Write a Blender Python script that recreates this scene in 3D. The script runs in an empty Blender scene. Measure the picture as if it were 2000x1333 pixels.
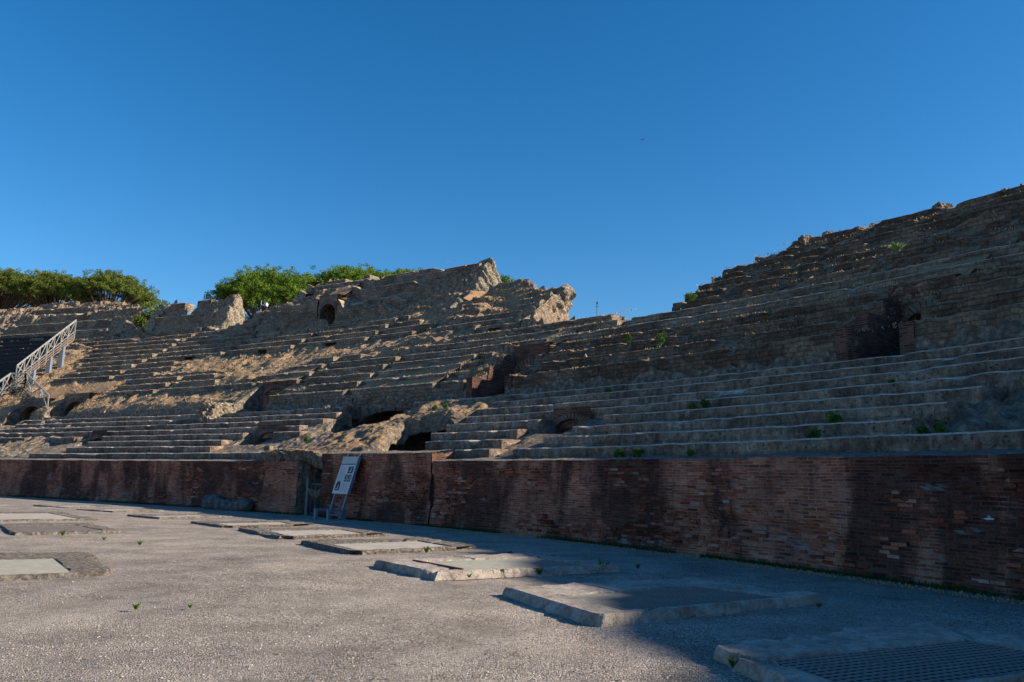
import bpy, math, random
import numpy as np
from mathutils import Vector, Matrix

# ------------------------------------------------------------------ camera
scene = bpy.context.scene
EYE = 1.6
PITCH = math.atan(270.5 / 1600.0); ROLL = 0.021
cam_d = bpy.data.cameras.new("camera"); cam = bpy.data.objects.new("camera", cam_d)
scene.collection.objects.link(cam); scene.camera = cam
cam_d.sensor_width = 36.0; cam_d.lens = 28.8; cam_d.clip_start = 0.05; cam_d.clip_end = 3000
_F = Vector((0, math.cos(PITCH), math.sin(PITCH))); _U = Vector((0, -math.sin(PITCH), math.cos(PITCH))); _R = Vector((1, 0, 0))
_r = _R * math.cos(ROLL) + _U * math.sin(ROLL); _u = -_R * math.sin(ROLL) + _U * math.cos(ROLL)
cam.matrix_world = Matrix(((_r.x, _u.x, -_F.x, 0), (_r.y, _u.y, -_F.y, 0), (_r.z, _u.z, -_F.z, EYE), (0, 0, 0, 1)))

# ------------------------------------------------------------------ light
SUN_AZ, SUN_EL = -9.0, 25.0          # azimuth counted from +X towards +Y
world = bpy.data.worlds.new("World"); scene.world = world; world.use_nodes = True
wn = world.node_tree; bg = wn.nodes["Background"]
sky = wn.nodes.new("ShaderNodeTexSky"); sky.sky_type = 'NISHITA'; sky.sun_disc = False
sky.sun_elevation = math.radians(SUN_EL); sky.sun_rotation = math.radians(90 - SUN_AZ)
sky.altitude = 300; sky.air_density = 1.0; sky.dust_density = 0.4; sky.ozone_density = 4.0
hs = wn.nodes.new("ShaderNodeHueSaturation"); hs.inputs['Saturation'].default_value = 1.30; hs.inputs['Hue'].default_value = 0.499
wn.links.new(sky.outputs[0], hs.inputs['Color']); wn.links.new(hs.outputs[0], bg.inputs[0]); bg.inputs[1].default_value = 0.080
sun_d = bpy.data.lights.new("sun", 'SUN'); sun_d.energy = 5.0; sun_d.angle = math.radians(0.55); sun_d.color = (1.0, 0.87, 0.70)
sun = bpy.data.objects.new("sun", sun_d); scene.collection.objects.link(sun)
_a, _e = math.radians(SUN_AZ), math.radians(SUN_EL)
_sd = Vector((math.cos(_a) * math.cos(_e), math.sin(_a) * math.cos(_e), math.sin(_e)))
sun.rotation_euler = _sd.to_track_quat('Z', 'Y').to_euler(); sun.location = (60, 0, 60)
scene.view_settings.view_transform = 'Standard'; scene.view_settings.look = 'None'
scene.view_settings.exposure = 1.0; scene.view_settings.gamma = 1.0
scene.render.engine = 'CYCLES'

random.seed(7); RNG = np.random.default_rng(11)

# ------------------------------------------------------------------ noise
def vnoise(P, seed=0):
    P = np.asarray(P, float) + 1000.0; I = np.floor(P).astype(np.int64); Fr = P - I; Fr = Fr * Fr * (3 - 2 * Fr)
    out = np.zeros(len(P))
    for dx in (0, 1):
        for dy in (0, 1):
            for dz in (0, 1):
                n = (I[:, 0] + dx) * 374761393 + (I[:, 1] + dy) * 668265263 + (I[:, 2] + dz) * 2147483647 + seed * 974634777
                n = (n ^ (n >> 13)) * 1274126177; n = (n ^ (n >> 16)) & 0xFFFFFF
                w = (Fr[:, 0] if dx else 1 - Fr[:, 0]) * (Fr[:, 1] if dy else 1 - Fr[:, 1]) * (Fr[:, 2] if dz else 1 - Fr[:, 2])
                out += w * (n / 16777215.0)
    return out * 2 - 1
def fbm(P, scale, octv=4, seed=0, gain=0.55):
    P = np.asarray(P, float) * scale; a = 1.0; t = 0; s = 0
    for i in range(octv):
        s = s + a * vnoise(P, seed + i); t += a; a *= gain; P = P * 2.03
    return s / t
def sst(a, b, x): t = np.clip((x - a) / (b - a), 0, 1); return t * t * (3 - 2 * t)

# ------------------------------------------------------------------ plan of the arena wall: s runs along the wall, r outwards from it
_s = np.arange(-80, 90.05, .1)
_k = -0.0106089566 - 2 * 0.000140956555 * _s; _k = np.where(_s < -30, -.006, _k); _k = np.where(_s > 28, -.0185, _k)
_i0 = int(np.argmin(abs(_s)))
_th = np.concatenate([[0], np.cumsum((_k[1:] + _k[:-1]) * .05)]); _th += -0.755664 - _th[_i0]
_x = np.concatenate([[0], np.cumsum((np.cos(_th[1:]) + np.cos(_th[:-1])) * .05)]); _y = np.concatenate([[0], np.cumsum((np.sin(_th[1:]) + np.sin(_th[:-1])) * .05)])
_x += -7.87780539 - _x[_i0]; _y += 33.5203508 - _y[_i0]
def XY(s, r):
    x = np.interp(s, _s, _x); y = np.interp(s, _s, _y); t = np.interp(s, _s, _th)
    return x - np.sin(t) * r, y + np.cos(t) * r
def W3(s, r, h):
    s, r, h = np.broadcast_arrays(np.asarray(s, float), np.asarray(r, float), np.asarray(h, float))
    x, y = XY(s, r); return np.stack([x, y, h], -1)
def TH(s): return float(np.interp(s, _s, _th))
def line(r): return 6.4 + .62 * (r - 8.5)

# ------------------------------------------------------------------ object helpers
col = scene.collection
def tag(o, label=None, cat=None, group=None, kind=None):
    if label: o['label'] = label
    if cat: o['category'] = cat
    if group: o['group'] = group
    if kind: o['kind'] = kind
    return o
def empty(name, loc, label, cat, group=None):
    o = bpy.data.objects.new(name, None); col.objects.link(o); o.location = loc; o.empty_display_size = .3
    return tag(o, label, cat, group)
def mk(name, V, Fs, mat, parent=None, uv=None, smooth=False):
    V = np.asarray(V, float).reshape(-1, 3)
    org = np.array(parent.matrix_world.translation if parent is None else _worldloc(parent)) if parent is not None else np.zeros(3)
    me = bpy.data.meshes.new(name)
    faces = Fs.tolist() if isinstance(Fs, np.ndarray) else Fs
    me.from_pydata((V - org).tolist(), [], faces)
    if uv is not None:
        uv = np.asarray(uv, float).reshape(-1, 2); lay = me.uv_layers.new(name="UVMap")
        li = np.empty(len(me.loops), np.int32); me.loops.foreach_get("vertex_index", li)
        lay.data.foreach_set("uv", uv[li].ravel())
    if smooth: me.polygons.foreach_set("use_smooth", [True] * len(me.polygons))
    me.materials.append(mat); me.update()
    o = bpy.data.objects.new(name, me); col.objects.link(o)
    if parent is not None: o.parent = parent
    return o
def _worldloc(o):
    v = np.array(o.location)
    while o.parent is not None:
        o = o.parent; v = v + np.array(o.location)
    return v
def gridfaces(n, m, off=0, closed=False):
    i = np.arange(n - 1)[:, None]; j = np.arange(m - 1)[None, :]
    a = i * m + j + off
    q = np.stack([a, a + m, a + m + 1, a + 1], -1).reshape(-1, 4)
    return q
class MB:
    """collects pieces of ONE mesh"""
    def __init__(s): s.v = []; s.f = []; s.uv = []; s.n = 0
    def add(s, V, F, uv=None):
        V = np.asarray(V, float).reshape(-1, 3)
        F = [tuple(int(i) + s.n for i in f) for f in (F.tolist() if isinstance(F, np.ndarray) else F)]
        s.v.append(V); s.f += F; s.uv.append(np.zeros((len(V), 2)) if uv is None else np.asarray(uv, float).reshape(-1, 2)); s.n += len(V)
    def grid(s, P, uv=None, flip=False):
        P = np.asarray(P); n, m = P.shape[:2]; F = gridfaces(n, m)
        if flip: F = F[:, ::-1]
        s.add(P, F, uv)
    def box(s, c, sx, sy, sz, ax=(1, 0, 0), ay=(0, 1, 0), az=(0, 0, 1)):
        c = np.array(c, float); ax, ay, az = (np.array(a, float) for a in (ax, ay, az))
        V = [c + ax * i * sx / 2 + ay * j * sy / 2 + az * k * sz / 2 for i in (-1, 1) for j in (-1, 1) for k in (-1, 1)]
        s.add(V, [(0, 1, 3, 2), (4, 6, 7, 5), (0, 4, 5, 1), (2, 3, 7, 6), (0, 2, 6, 4), (1, 5, 7, 3)])
    def bar(s, a, b, w, d=None, up=(0, 0, 1)):
        a = np.array(a, float); b = np.array(b, float); z = b - a; L = np.linalg.norm(z); z /= L
        x = np.cross(up, z); 
        if np.linalg.norm(x) < 1e-3: x = np.cross((1, 0, 0), z)
        x /= np.linalg.norm(x); y = np.cross(z, x); s.box((a + b) / 2, w, d or w, L, x, y, z)
    def tube(s, pts, rad, n=6):
        pts = [np.array(p, float) for p in pts]; rad = rad if hasattr(rad, '__len__') else [rad] * len(pts); V = []
        for i, p in enumerate(pts):
            t = pts[min(i + 1, len(pts) - 1)] - pts[max(i - 1, 0)]; t /= np.linalg.norm(t) + 1e-9
            x = np.cross(t, (0.3, 0.2, 1)) if abs(t[2]) < .9 else np.cross(t, (1, 0.1, 0)); x /= np.linalg.norm(x); y = np.cross(t, x)
            for k in range(n): a = 2 * math.pi * k / n; V.append(p + rad[i] * (math.cos(a) * x + math.sin(a) * y))
        F = []
        for i in range(len(pts) - 1):
            for k in range(n): F.append((i * n + k, i * n + (k + 1) % n, (i + 1) * n + (k + 1) % n, (i + 1) * n + k))
        F.append(tuple(range(n))[::-1]); F.append(tuple((len(pts) - 1) * n + k for k in range(n)))
        s.add(V, F)
    def build(s, name, mat, parent=None, smooth=False):
        return mk(name, np.concatenate(s.v), s.f, mat, parent, np.concatenate(s.uv), smooth)

# ------------------------------------------------------------------ materials
class NT:
    def __init__(s, name):
        s.m = bpy.data.materials.new(name); s.m.use_nodes = True; s.t = s.m.node_tree; s.b = s.t.nodes["Principled BSDF"]
        s.b.inputs['Roughness'].default_value = .95; s.b.inputs['Specular IOR Level'].default_value = .2
        s.tc = s.n('ShaderNodeTexCoord'); s.geo = s.n('ShaderNodeNewGeometry')
    def n(s, t, **kw):
        nd = s.t.nodes.new(t)
        for k, v in kw.items(): setattr(nd, k, v)
        return nd
    def l(s, a, b): s.t.links.new(a, b)
    def setin(s, nd, key, v):
        if hasattr(v, 'is_output') or isinstance(v, bpy.types.NodeSocket): s.l(v, nd.inputs[key])
        else: nd.inputs[key].default_value = v
    def obj(s): return s.geo.outputs['Position']
    def uv(s): return s.tc.outputs['UV']
    def mapping(s, vec, scale=(1, 1, 1), loc=(0, 0, 0)):
        m = s.n('ShaderNodeMapping'); s.l(vec, m.inputs[0]); m.inputs['Scale'].default_value = scale; m.inputs['Location'].default_value = loc; return m.outputs[0]
    def noise(s, vec, scale, detail=5, rough=.6, dist=0):
        n = s.n('ShaderNodeTexNoise'); s.l(vec, n.inputs['Vector']); n.inputs['Scale'].default_value = scale
        n.inputs['Detail'].default_value = detail; n.inputs['Roughness'].default_value = rough; n.inputs['Distortion'].default_value = dist; return n.outputs[0]
    def voro(s, vec, scale, feature='F1', out='Distance'):
        n = s.n('ShaderNodeTexVoronoi'); n.feature = feature; s.l(vec, n.inputs['Vector']); n.inputs['Scale'].default_value = scale; return n.outputs[out]
    def ramp(s, fac, stops, interp='LINEAR'):
        r = s.n('ShaderNodeValToRGB'); r.color_ramp.interpolation = interp; e = r.color_ramp.elements
        while len(e) < len(stops): e.new(.5)
        for i, (p, c) in enumerate(stops):
            e[i].position = p; e[i].color = (c if hasattr(c, '__len__') else (c, c, c)) + ((1,) if not hasattr(c, '__len__') or len(c) == 3 else ())
        s.l(fac, r.inputs[0]); return r.outputs[0]
    def mix(s, fac, a, b, blend='MIX'):
        m = s.n('ShaderNodeMix'); m.data_type = 'RGBA'; m.blend_type = blend
        s.setin(m, 0, fac)
        for k, v in ((6, a), (7, b)):
            if isinstance(v, bpy.types.NodeSocket): s.l(v, m.inputs[k])
            else: m.inputs[k].default_value = tuple(v) + (1,) if len(v) == 3 else v
        return m.outputs[2]
    def math(s, op, a, b=0, clamp=False):
        m = s.n('ShaderNodeMath'); m.operation = op; m.use_clamp = clamp; s.setin(m, 0, a); s.setin(m, 1, b); return m.outputs[0]
    def brick(s, vec, w, h, mortar=.01, scale=1, offset=.5, c1=(.2, .2, .2), c2=(.8, .8, .8), cm=(0, 0, 0), smooth=.3, bias=0):
        n = s.n('ShaderNodeTexBrick'); s.l(vec, n.inputs['Vector']); n.offset = offset
        n.inputs['Scale'].default_value = scale; n.inputs['Brick Width'].default_value = w; n.inputs['Row Height'].default_value = h
        n.inputs['Mortar Size'].default_value = mortar; n.inputs['Mortar Smooth'].default_value = smooth; n.inputs['Bias'].default_value = bias
        n.inputs['Color1'].default_value = c1 + (1,); n.inputs['Color2'].default_value = c2 + (1,); n.inputs['Mortar'].default_value = cm + (1,)
        return n.outputs['Color'], n.outputs['Fac']
    def warp(s, vec, scale, amt):
        n = s.n('ShaderNodeTexNoise'); s.l(vec, n.inputs['Vector']); n.inputs['Scale'].default_value = scale; n.inputs['Detail'].default_value = 2
        v = s.n('ShaderNodeVectorMath'); v.operation = 'SUBTRACT'; s.l(n.outputs['Color'], v.inputs[0]); v.inputs[1].default_value = (.5, .5, .5)
        w = s.n('ShaderNodeVectorMath'); w.operation = 'SCALE'; s.l(v.outputs[0], w.inputs[0]); w.inputs['Scale'].default_value = amt
        a = s.n('ShaderNodeVectorMath'); a.operation = 'ADD'; s.l(vec, a.inputs[0]); s.l(w.outputs[0], a.inputs[1]); return a.outputs[0]
    def upmask(s, lo=.45, hi=.85):
        sp = s.n('ShaderNodeSeparateXYZ'); s.l(s.geo.outputs['True Normal'], sp.inputs[0])
        return s.ramp(sp.outputs[2], [(lo, 0.0), (hi, 1.0)])
    def out(s, color, height=None, strength=.6, dist=.03, rough=None):
        s.setin(s.b, 'Base Color', color if isinstance(color, bpy.types.NodeSocket) else tuple(color) + (1,))
        if height is not None:
            b = s.n('ShaderNodeBump'); b.inputs['Strength'].default_value = strength; b.inputs['Distance'].default_value = dist
            s.l(height, b.inputs['Height']); s.l(b.outputs[0], s.b.inputs['Normal'])
        if rough is not None: s.b.inputs['Roughness'].default_value = rough
        return s.m

def m_masonry(name, bw, bh, dark, mid, light, top, stain=.5, stainpos=.5, mort=.018, blockmix=.6, mottle=False):
    """coursed blocks on the upright faces, dust and dry litter lying on the treads"""
    t = NT(name); P = t.obj(); uv = t.warp(t.uv(), 2.5, .10)
    bc, bf = t.brick(uv, bw, bh, mort, c1=(.15, .15, .15), c2=(.95, .95, .95), cm=(.02, .02, .02))
    g = t.noise(P, 6, 6, .7); big = t.noise(t.mapping(P, (1, 1, 1.6)), .55, 5, .65, .4); fine = t.noise(P, 28, 4, .7)
    body = t.ramp(g, [(.25, dark), (.5, mid), (.75, light)])
    blk = t.ramp(bc, [(0, .30), (.35, .75), (1, 1.25)])
    body = t.mix(blockmix, body, t.mix(1, body, blk, 'MULTIPLY'))
    st = t.ramp(big, [(stainpos - .08, 1.0), (stainpos + .10, 0.0)])
    body = t.mix(t.math('MULTIPLY', st, stain), body, t.mix(1, body, (.36, .34, .34), 'MULTIPLY'))
    lich = t.ramp(t.noise(P, 3.1, 6, .75), [(.60, 0.0), (.68, 1.0)])
    body = t.mix(t.math('MULTIPLY', lich, .45), body, light)
    body = t.mix(1, body, t.ramp(fine, [(.3, .70), (.7, 1.25)]), 'MULTIPLY')
    if mottle:   # vertical runs of lichen, pits, crumbled patches
        run = t.noise(t.mapping(P, (1, 1, .22)), 2.8, 6, .7); body = t.mix(1, body, t.ramp(run, [(.34, (.55, .50, .47)), (.5, (.95, .93, .90)), (.66, (1.3, 1.24, 1.15))]), 'MULTIPLY')
        pit = t.ramp(t.voro(t.warp(P, 4, .2), 7), [(.10, 1.0), (.2, 0.0)]); body = t.mix(t.math('MULTIPLY', pit, .7), body, (.04, .03, .025)); g = t.math('SUBTRACT', g, pit)
    tn = t.noise(P, 2.2, 6, .7); topc = t.mix(t.ramp(tn, [(.42, 0.0), (.6, 1.0)]), top, tuple(c * .6 for c in top))
    topc = t.mix(1, topc, t.ramp(fine, [(.3, .65), (.7, 1.3)]), 'MULTIPLY')
    c = t.mix(t.upmask(.5, .8), body, topc)
    h = t.math('ADD', t.math('MULTIPLY', bf, -.9), t.math('ADD', t.math('MULTIPLY', fine, .5), t.math('MULTIPLY', g, 1.2)))
    return t.out(c, h, .9, .05)
def m_rubble(name, dark, mid, light, grass=None, scale=1.0, gpos=.5):
    t = NT(name); P = t.obj()
    v = t.voro(t.warp(P, 3, .25), 4.5 * scale); g = t.noise(P, 5 * scale, 7, .75); f = t.noise(P, 26, 4, .7); b = t.noise(P, .5, 4, .6)
    c = t.ramp(g, [(.28, dark), (.5, mid), (.72, light)])
    c = t.mix(t.ramp(v, [(.15, 0.0), (.75, .75)]), c, tuple(x * .55 for x in dark))
    if grass:
        gm = t.math('MULTIPLY', t.ramp(t.math('ADD', t.math('MULTIPLY', b, .6), t.math('MULTIPLY', t.noise(P, 3, 5, .7), .4)), [(gpos - .07, 0.0), (gpos + .05, 1.0)]), t.upmask(.35, .75))
        gc = t.mix(t.noise(P, 9, 5, .7), tuple(x * .45 for x in grass), tuple(x * 1.5 for x in grass)); c = t.mix(gm, c, gc)
    c = t.mix(1, c, t.ramp(f, [(.3, .6), (.7, 1.35)]), 'MULTIPLY')
    h = t.math('ADD', t.math('MULTIPLY', v, -1.0), t.math('ADD', t.math('MULTIPLY', g, 1.6), t.math('MULTIPLY', f, .5)))
    return t.out(c, h, 1.0, .09)
def m_brickwall():
    t = NT('podium_brick'); P = t.obj(); uv0 = t.uv(); uv = t.warp(t.warp(uv0, 1.2, .05), 9, .018)
    bc, bf = t.brick(uv, .27, .058, .010, c1=(.05, .05, .05), c2=(1, 1, 1), cm=(.5, .5, .5), smooth=.2)
    bc2, bf2 = t.brick(t.mapping(uv, (1, 1, 1), (.37, .031, 0)), .31, .076, .014, c1=(.0, .0, .0), c2=(1, 1, 1), cm=(.3, .3, .3), smooth=.4)
    worn = t.ramp(t.noise(uv0, .8, 5, .65), [(.47, 0.0), (.56, 1.0)])
    bcm = t.mix(worn, bc, bc2)
    brickc = t.ramp(bcm, [(0, (.14, .046, .030)), (.35, (.26, .078, .044)), (.7, (.36, .12, .068)), (1, (.43, .21, .14))])
    bfm = t.mix(worn, bf, bf2)
    mortc = t.mix(t.noise(P, 4, 4, .7), (.16, .11, .085), (.46, .36, .30))
    c = t.mix(t.math('MULTIPLY', bfm, .85), brickc, mortc)
    holes = t.ramp(t.voro(uv0, 1.35), [(.035, 1.0), (.045, 0.0)]); c = t.mix(holes, c, (.012, .01, .01))
    tone = t.noise(t.mapping(uv0, (.6, 1.2, 1), (9, 0, 0)), 1.1, 5, .6); c = t.mix(1, c, t.ramp(tone, [(.35, (.72, .62, .60)), (.5, (1.0, .95, .92)), (.62, (1.25, 1.12, 1.0))]), 'MULTIPLY')
    # black weathering running down, white salts
    st = t.noise(t.mapping(uv0, (1, .35, 1), (3.1, 0, 0)), .42, 6, .6, .35)
    stm = t.ramp(st, [(.47, 0.0), (.54, 1.0)]); c = t.mix(t.math('MULTIPLY', stm, .86), c, t.mix(1, c, (.20, .20, .22), 'MULTIPLY'))
    st2 = t.ramp(t.noise(t.mapping(uv0, (2.2, .4, 1)), 1.3, 6, .7), [(.52, 0.0), (.62, 1.0)]); c = t.mix(t.math('MULTIPLY', st2, .45), c, t.mix(1, c, (.35, .33, .33), 'MULTIPLY'))
    sal = t.ramp(t.noise(t.mapping(uv0, (2.4, .8, 1), (0, 7, 0)), 2.6, 8, .8), [(.62, 0.0), (.70, 1.0)]); c = t.mix(t.math('MULTIPLY', sal, .20), c, (.42, .36, .33))
    fine = t.noise(P, 40, 4, .7); c = t.mix(1, c, t.ramp(fine, [(.3, .6), (.7, 1.35)]), 'MULTIPLY')
    c = t.mix(t.upmask(.5, .8), c, (.26, .23, .20))
    h = t.math('ADD', t.math('MULTIPLY', bfm, -1.0), t.math('ADD', t.math('MULTIPLY', bcm, .8), t.math('MULTIPLY', t.noise(P, 9, 6, .75), 1.5)))
    h = t.math('SUBTRACT', h, t.math('MULTIPLY', holes, 2.0))
    return t.out(c, h, .75, .02)
def m_brick_plain(name, voussoir=False):
    t = NT(name); P = t.obj(); uv = t.warp(t.uv(), 5, .02)
    if voussoir: uv = t.mapping(uv, (1, 1, 1)); bc, bf = t.brick(uv, .07, .9, .012, c1=(0, 0, 0), c2=(1, 1, 1), offset=0)
    else: bc, bf = t.brick(uv, .30, .075, .013, c1=(0, 0, 0), c2=(1, 1, 1))
    c = t.ramp(bc, [(0, (.06, .024, .018)), (.5, (.125, .048, .031)), (1, (.19, .09, .058))]); c = t.mix(t.math('MULTIPLY', bf, .7), c, (.22, .17, .14))
    c = t.mix(t.math('MULTIPLY', t.ramp(t.noise(P, 1.1, 5, .6), [(.45, 0.0), (.6, 1.0)]), .6), c, t.mix(1, c, (.35, .33, .35), 'MULTIPLY'))
    h = t.math('ADD', t.math('MULTIPLY', bf, -1), t.noise(P, 12, 5, .7)); return t.out(c, h, .9, .03)
def m_gravel():
    t = NT('gravel'); P = t.obj()
    v = t.voro(P, 58, out='Color'); d = t.voro(P, 58); v2 = t.voro(P, 95, out='Color')
    bw = t.n('ShaderNodeRGBToBW'); t.l(v, bw.inputs[0]); bw2 = t.n('ShaderNodeRGBToBW'); t.l(v2, bw2.inputs[0])
    c = t.ramp(bw.outputs[0], [(.2, (.09, .078, .068)), (.42, (.24, .205, .175)), (.60, (.35, .305, .26)), (.8, (.58, .52, .455))])
    c2 = t.ramp(bw2.outputs[0], [(.2, (.13, .11, .092)), (.8, (.52, .45, .385))])
    big = t.noise(P, .35, 6, .65, .3); med = t.noise(P, 1.7, 5, .65)
    dust = t.ramp(t.math('ADD', t.math('MULTIPLY', big, .65), t.math('MULTIPLY', med, .35)), [(.42, 0.0), (.62, .75)])
    c = t.mix(dust, c, t.mix(.5, c2, (.39, .355, .32)))
    wide = t.noise(P, .13, 5, .6, .5); c = t.mix(1, c, t.ramp(wide, [(.38, (.80, .79, .79)), (.5, (.98, .97, .96)), (.62, (1.14, 1.10, 1.04))]), 'MULTIPLY')
    soil = t.ramp(t.noise(P, .55, 7, .72), [(.56, 0.0), (.66, .55)]); c = t.mix(t.math('MULTIPLY', soil, .6), c, (.33, .285, .235))
    dk = t.ramp(t.noise(P, .9, 7, .7), [(.33, .62), (.60, 1.10)]); c = t.mix(1, c, dk, 'MULTIPLY')
    h = t.math('ADD', t.math('MULTIPLY', d, -1.0), t.math('ADD', t.math('MULTIPLY', bw2.outputs[0], .35), t.math('MULTIPLY', med, 1.6)))
    return t.out(c, h, .9, .022)
def m_simple(name, c1, c2, scale=8, rough=.9, bump=.3, dist=.01, metallic=0):
    t = NT(name); P = t.obj(); n = t.noise(P, scale, 6, .7); c = t.mix(t.ramp(n, [(.3, 0.0), (.7, 1.0)]), c1, c2); t.b.inputs['Metallic'].default_value = metallic
    return t.out(c, n, bump, dist, rough)
def m_leaf(name, c1, c2, trans=.25):
    t = NT(name); P = t.obj(); n = t.noise(P, 1.3, 4, .7); i = t.n('ShaderNodeObjectInfo')
    c = t.mix(t.ramp(n, [(.35, 0.0), (.65, 1.0)]), c1, c2); t.out(c, None, rough=.7)
    tr = t.n('ShaderNodeBsdfTranslucent'); t.l(c, tr.inputs[0]); mx = t.n('ShaderNodeMixShader'); mx.inputs[0].default_value = trans
    t.l(t.b.outputs[0], mx.inputs[1]); t.l(tr.outputs[0], mx.inputs[2]); t.l(mx.outputs[0], t.t.nodes['Material Output'].inputs[0]); return t.m

M = {}
M['gravel'] = m_gravel()
M['tuff'] = m_masonry('tuff_blocks', .42, .19, (.135, .105, .078), (.265, .21, .155), (.41, .34, .255), (.60, .47, .33), stain=.70, stainpos=.50)
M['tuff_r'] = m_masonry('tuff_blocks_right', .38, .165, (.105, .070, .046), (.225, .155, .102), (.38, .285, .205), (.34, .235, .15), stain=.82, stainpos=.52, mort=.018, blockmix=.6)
M['concrete'] = m_masonry('weathered_seat_concrete', 1.7, .39, (.10, .073, .056), (.26, .20, .155), (.46, .38, .31), (.56, .47, .385), stain=.72, stainpos=.50, mort=.007, blockmix=.25, mottle=True)
M['rubble'] = m_rubble('earth_and_rubble', (.16, .12, .086), (.33, .25, .18), (.54, .44, .33), (.42, .27, .145), gpos=.47)
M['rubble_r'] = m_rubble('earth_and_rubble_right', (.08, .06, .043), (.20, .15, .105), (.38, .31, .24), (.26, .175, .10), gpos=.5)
M['core'] = m_rubble('broken_mortar_core', (.21, .17, .125), (.42, .35, .25), (.60, .52, .39), scale=1.3)
M['lump'] = m_rubble('grey_mortar_rubble', (.14, .115, .09), (.29, .24, .19), (.47, .41, .33), (.30, .20, .11), gpos=.56)
M['podium'] = m_brickwall(); M['brick'] = m_brick_plain('red_brick'); M['vous'] = m_brick_plain('brick_arch', True)
def m_slab():
    t = NT('worn_travertine'); P = t.obj(); a = t.noise(P, 1.6, 6, .7); b = t.noise(P, 9, 6, .75); f = t.noise(P, 45, 3, .7)
    c = t.ramp(a, [(.32, (.26, .22, .185)), (.5, (.40, .35, .30)), (.68, (.54, .475, .41))]); c = t.mix(1, c, t.ramp(b, [(.32, (.55, .52, .5)), (.5, (.95, .95, .95)), (.7, (1.2, 1.2, 1.2))]), 'MULTIPLY')
    c = t.mix(1, c, t.ramp(f, [(.3, .75), (.7, 1.2)]), 'MULTIPLY'); return t.out(c, t.math('ADD', t.math('MULTIPLY', b, 1.5), f), 1.0, .03)
M['slab'] = m_slab()
M['straw'] = m_leaf('dry_grass', (.34, .22, .10), (.48, .35, .18), .2)
M['green'] = m_leaf('weed_green', (.035, .085, .012), (.09, .17, .02), .3)
M['darkgreen'] = m_leaf('low_weed', (.02, .04, .010), (.06, .085, .022), .2)
M['pine'] = m_leaf('pine_needles', (.040, .090, .010), (.15, .245, .018), .2)
M['pine2'] = m_leaf('pine_needles_olive', (.045, .072, .012), (.15, .185, .026), .2)
M['bark'] = m_simple('pine_bark', (.05, .035, .025), (.13, .095, .07), 6)
M['metal'] = m_simple('painted_rail', (.19, .20, .19), (.27, .275, .26), 3, .6, .1)
M['plank'] = m_simple('weathered_plank', (.13, .105, .09), (.24, .19, .165), 7, .85, .4)
M['blackwood'] = m_simple('black_bench_board', (.012, .012, .014), (.035, .033, .035), 4, .8, .3)
M['greypaint'] = m_simple('grey_stand', (.13, .16, .20), (.17, .20, .24), 5, .5, .1)
M['panel'] = m_simple('panel_face', (.50, .50, .52), (.56, .56, .58), 3, .5, .05)
M['ink'] = m_simple('panel_ink', (.02, .025, .028), (.05, .055, .055), 40, .6, .05)
M['teal'] = m_simple('panel_band', (.02, .10, .085), (.03, .12, .10), 3, .6, .05)
M['headpaint'] = m_simple('panel_header', (.42, .44, .38), (.46, .48, .42), 3, .6, .05)
M['greytext'] = m_simple('panel_text', (.36, .36, .38), (.42, .42, .44), 60, .6, .05)
M['iron'] = m_simple('gate_iron', (.05, .06, .07), (.11, .12, .13), 9, .55, .2)
M['stonegrey'] = m_rubble('grey_block', (.12, .11, .10), (.24, .22, .21), (.36, .34, .32))
M['shell'] = m_rubble('vault_mortar', (.13, .105, .08), (.27, .225, .175), (.44, .38, .30), (.34, .225, .125), scale=1.1, gpos=.50)
def m_bricks3d():
    t = NT('worn_brick_faces'); P = t.obj(); sp = t.n('ShaderNodeSeparateXYZ'); t.l(t.uv(), sp.inputs[0])
    c = t.ramp(sp.outputs[0], [(0, (.10, .034, .024)), (.3, (.23, .066, .038)), (.65, (.34, .105, .06)), (.88, (.36, .17, .11)), (1, (.38, .27, .22))])
    st = t.noise(t.mapping(P, (1, 1, .4)), .6, 5, .6); c = t.mix(t.math('MULTIPLY', t.ramp(st, [(.46, 0.0), (.6, 1.0)]), .75), c, t.mix(1, c, (.25, .25, .28), 'MULTIPLY'))
    f = t.noise(P, 22, 5, .7); c = t.mix(1, c, t.ramp(f, [(.3, .6), (.7, 1.3)]), 'MULTIPLY'); return t.out(c, f, .7, .015)
M['bricks3d'] = m_bricks3d()
M['ledge'] = m_rubble('gritty_ledge', (.17, .145, .125), (.34, .30, .255), (.54, .48, .42), scale=2.5)

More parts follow.
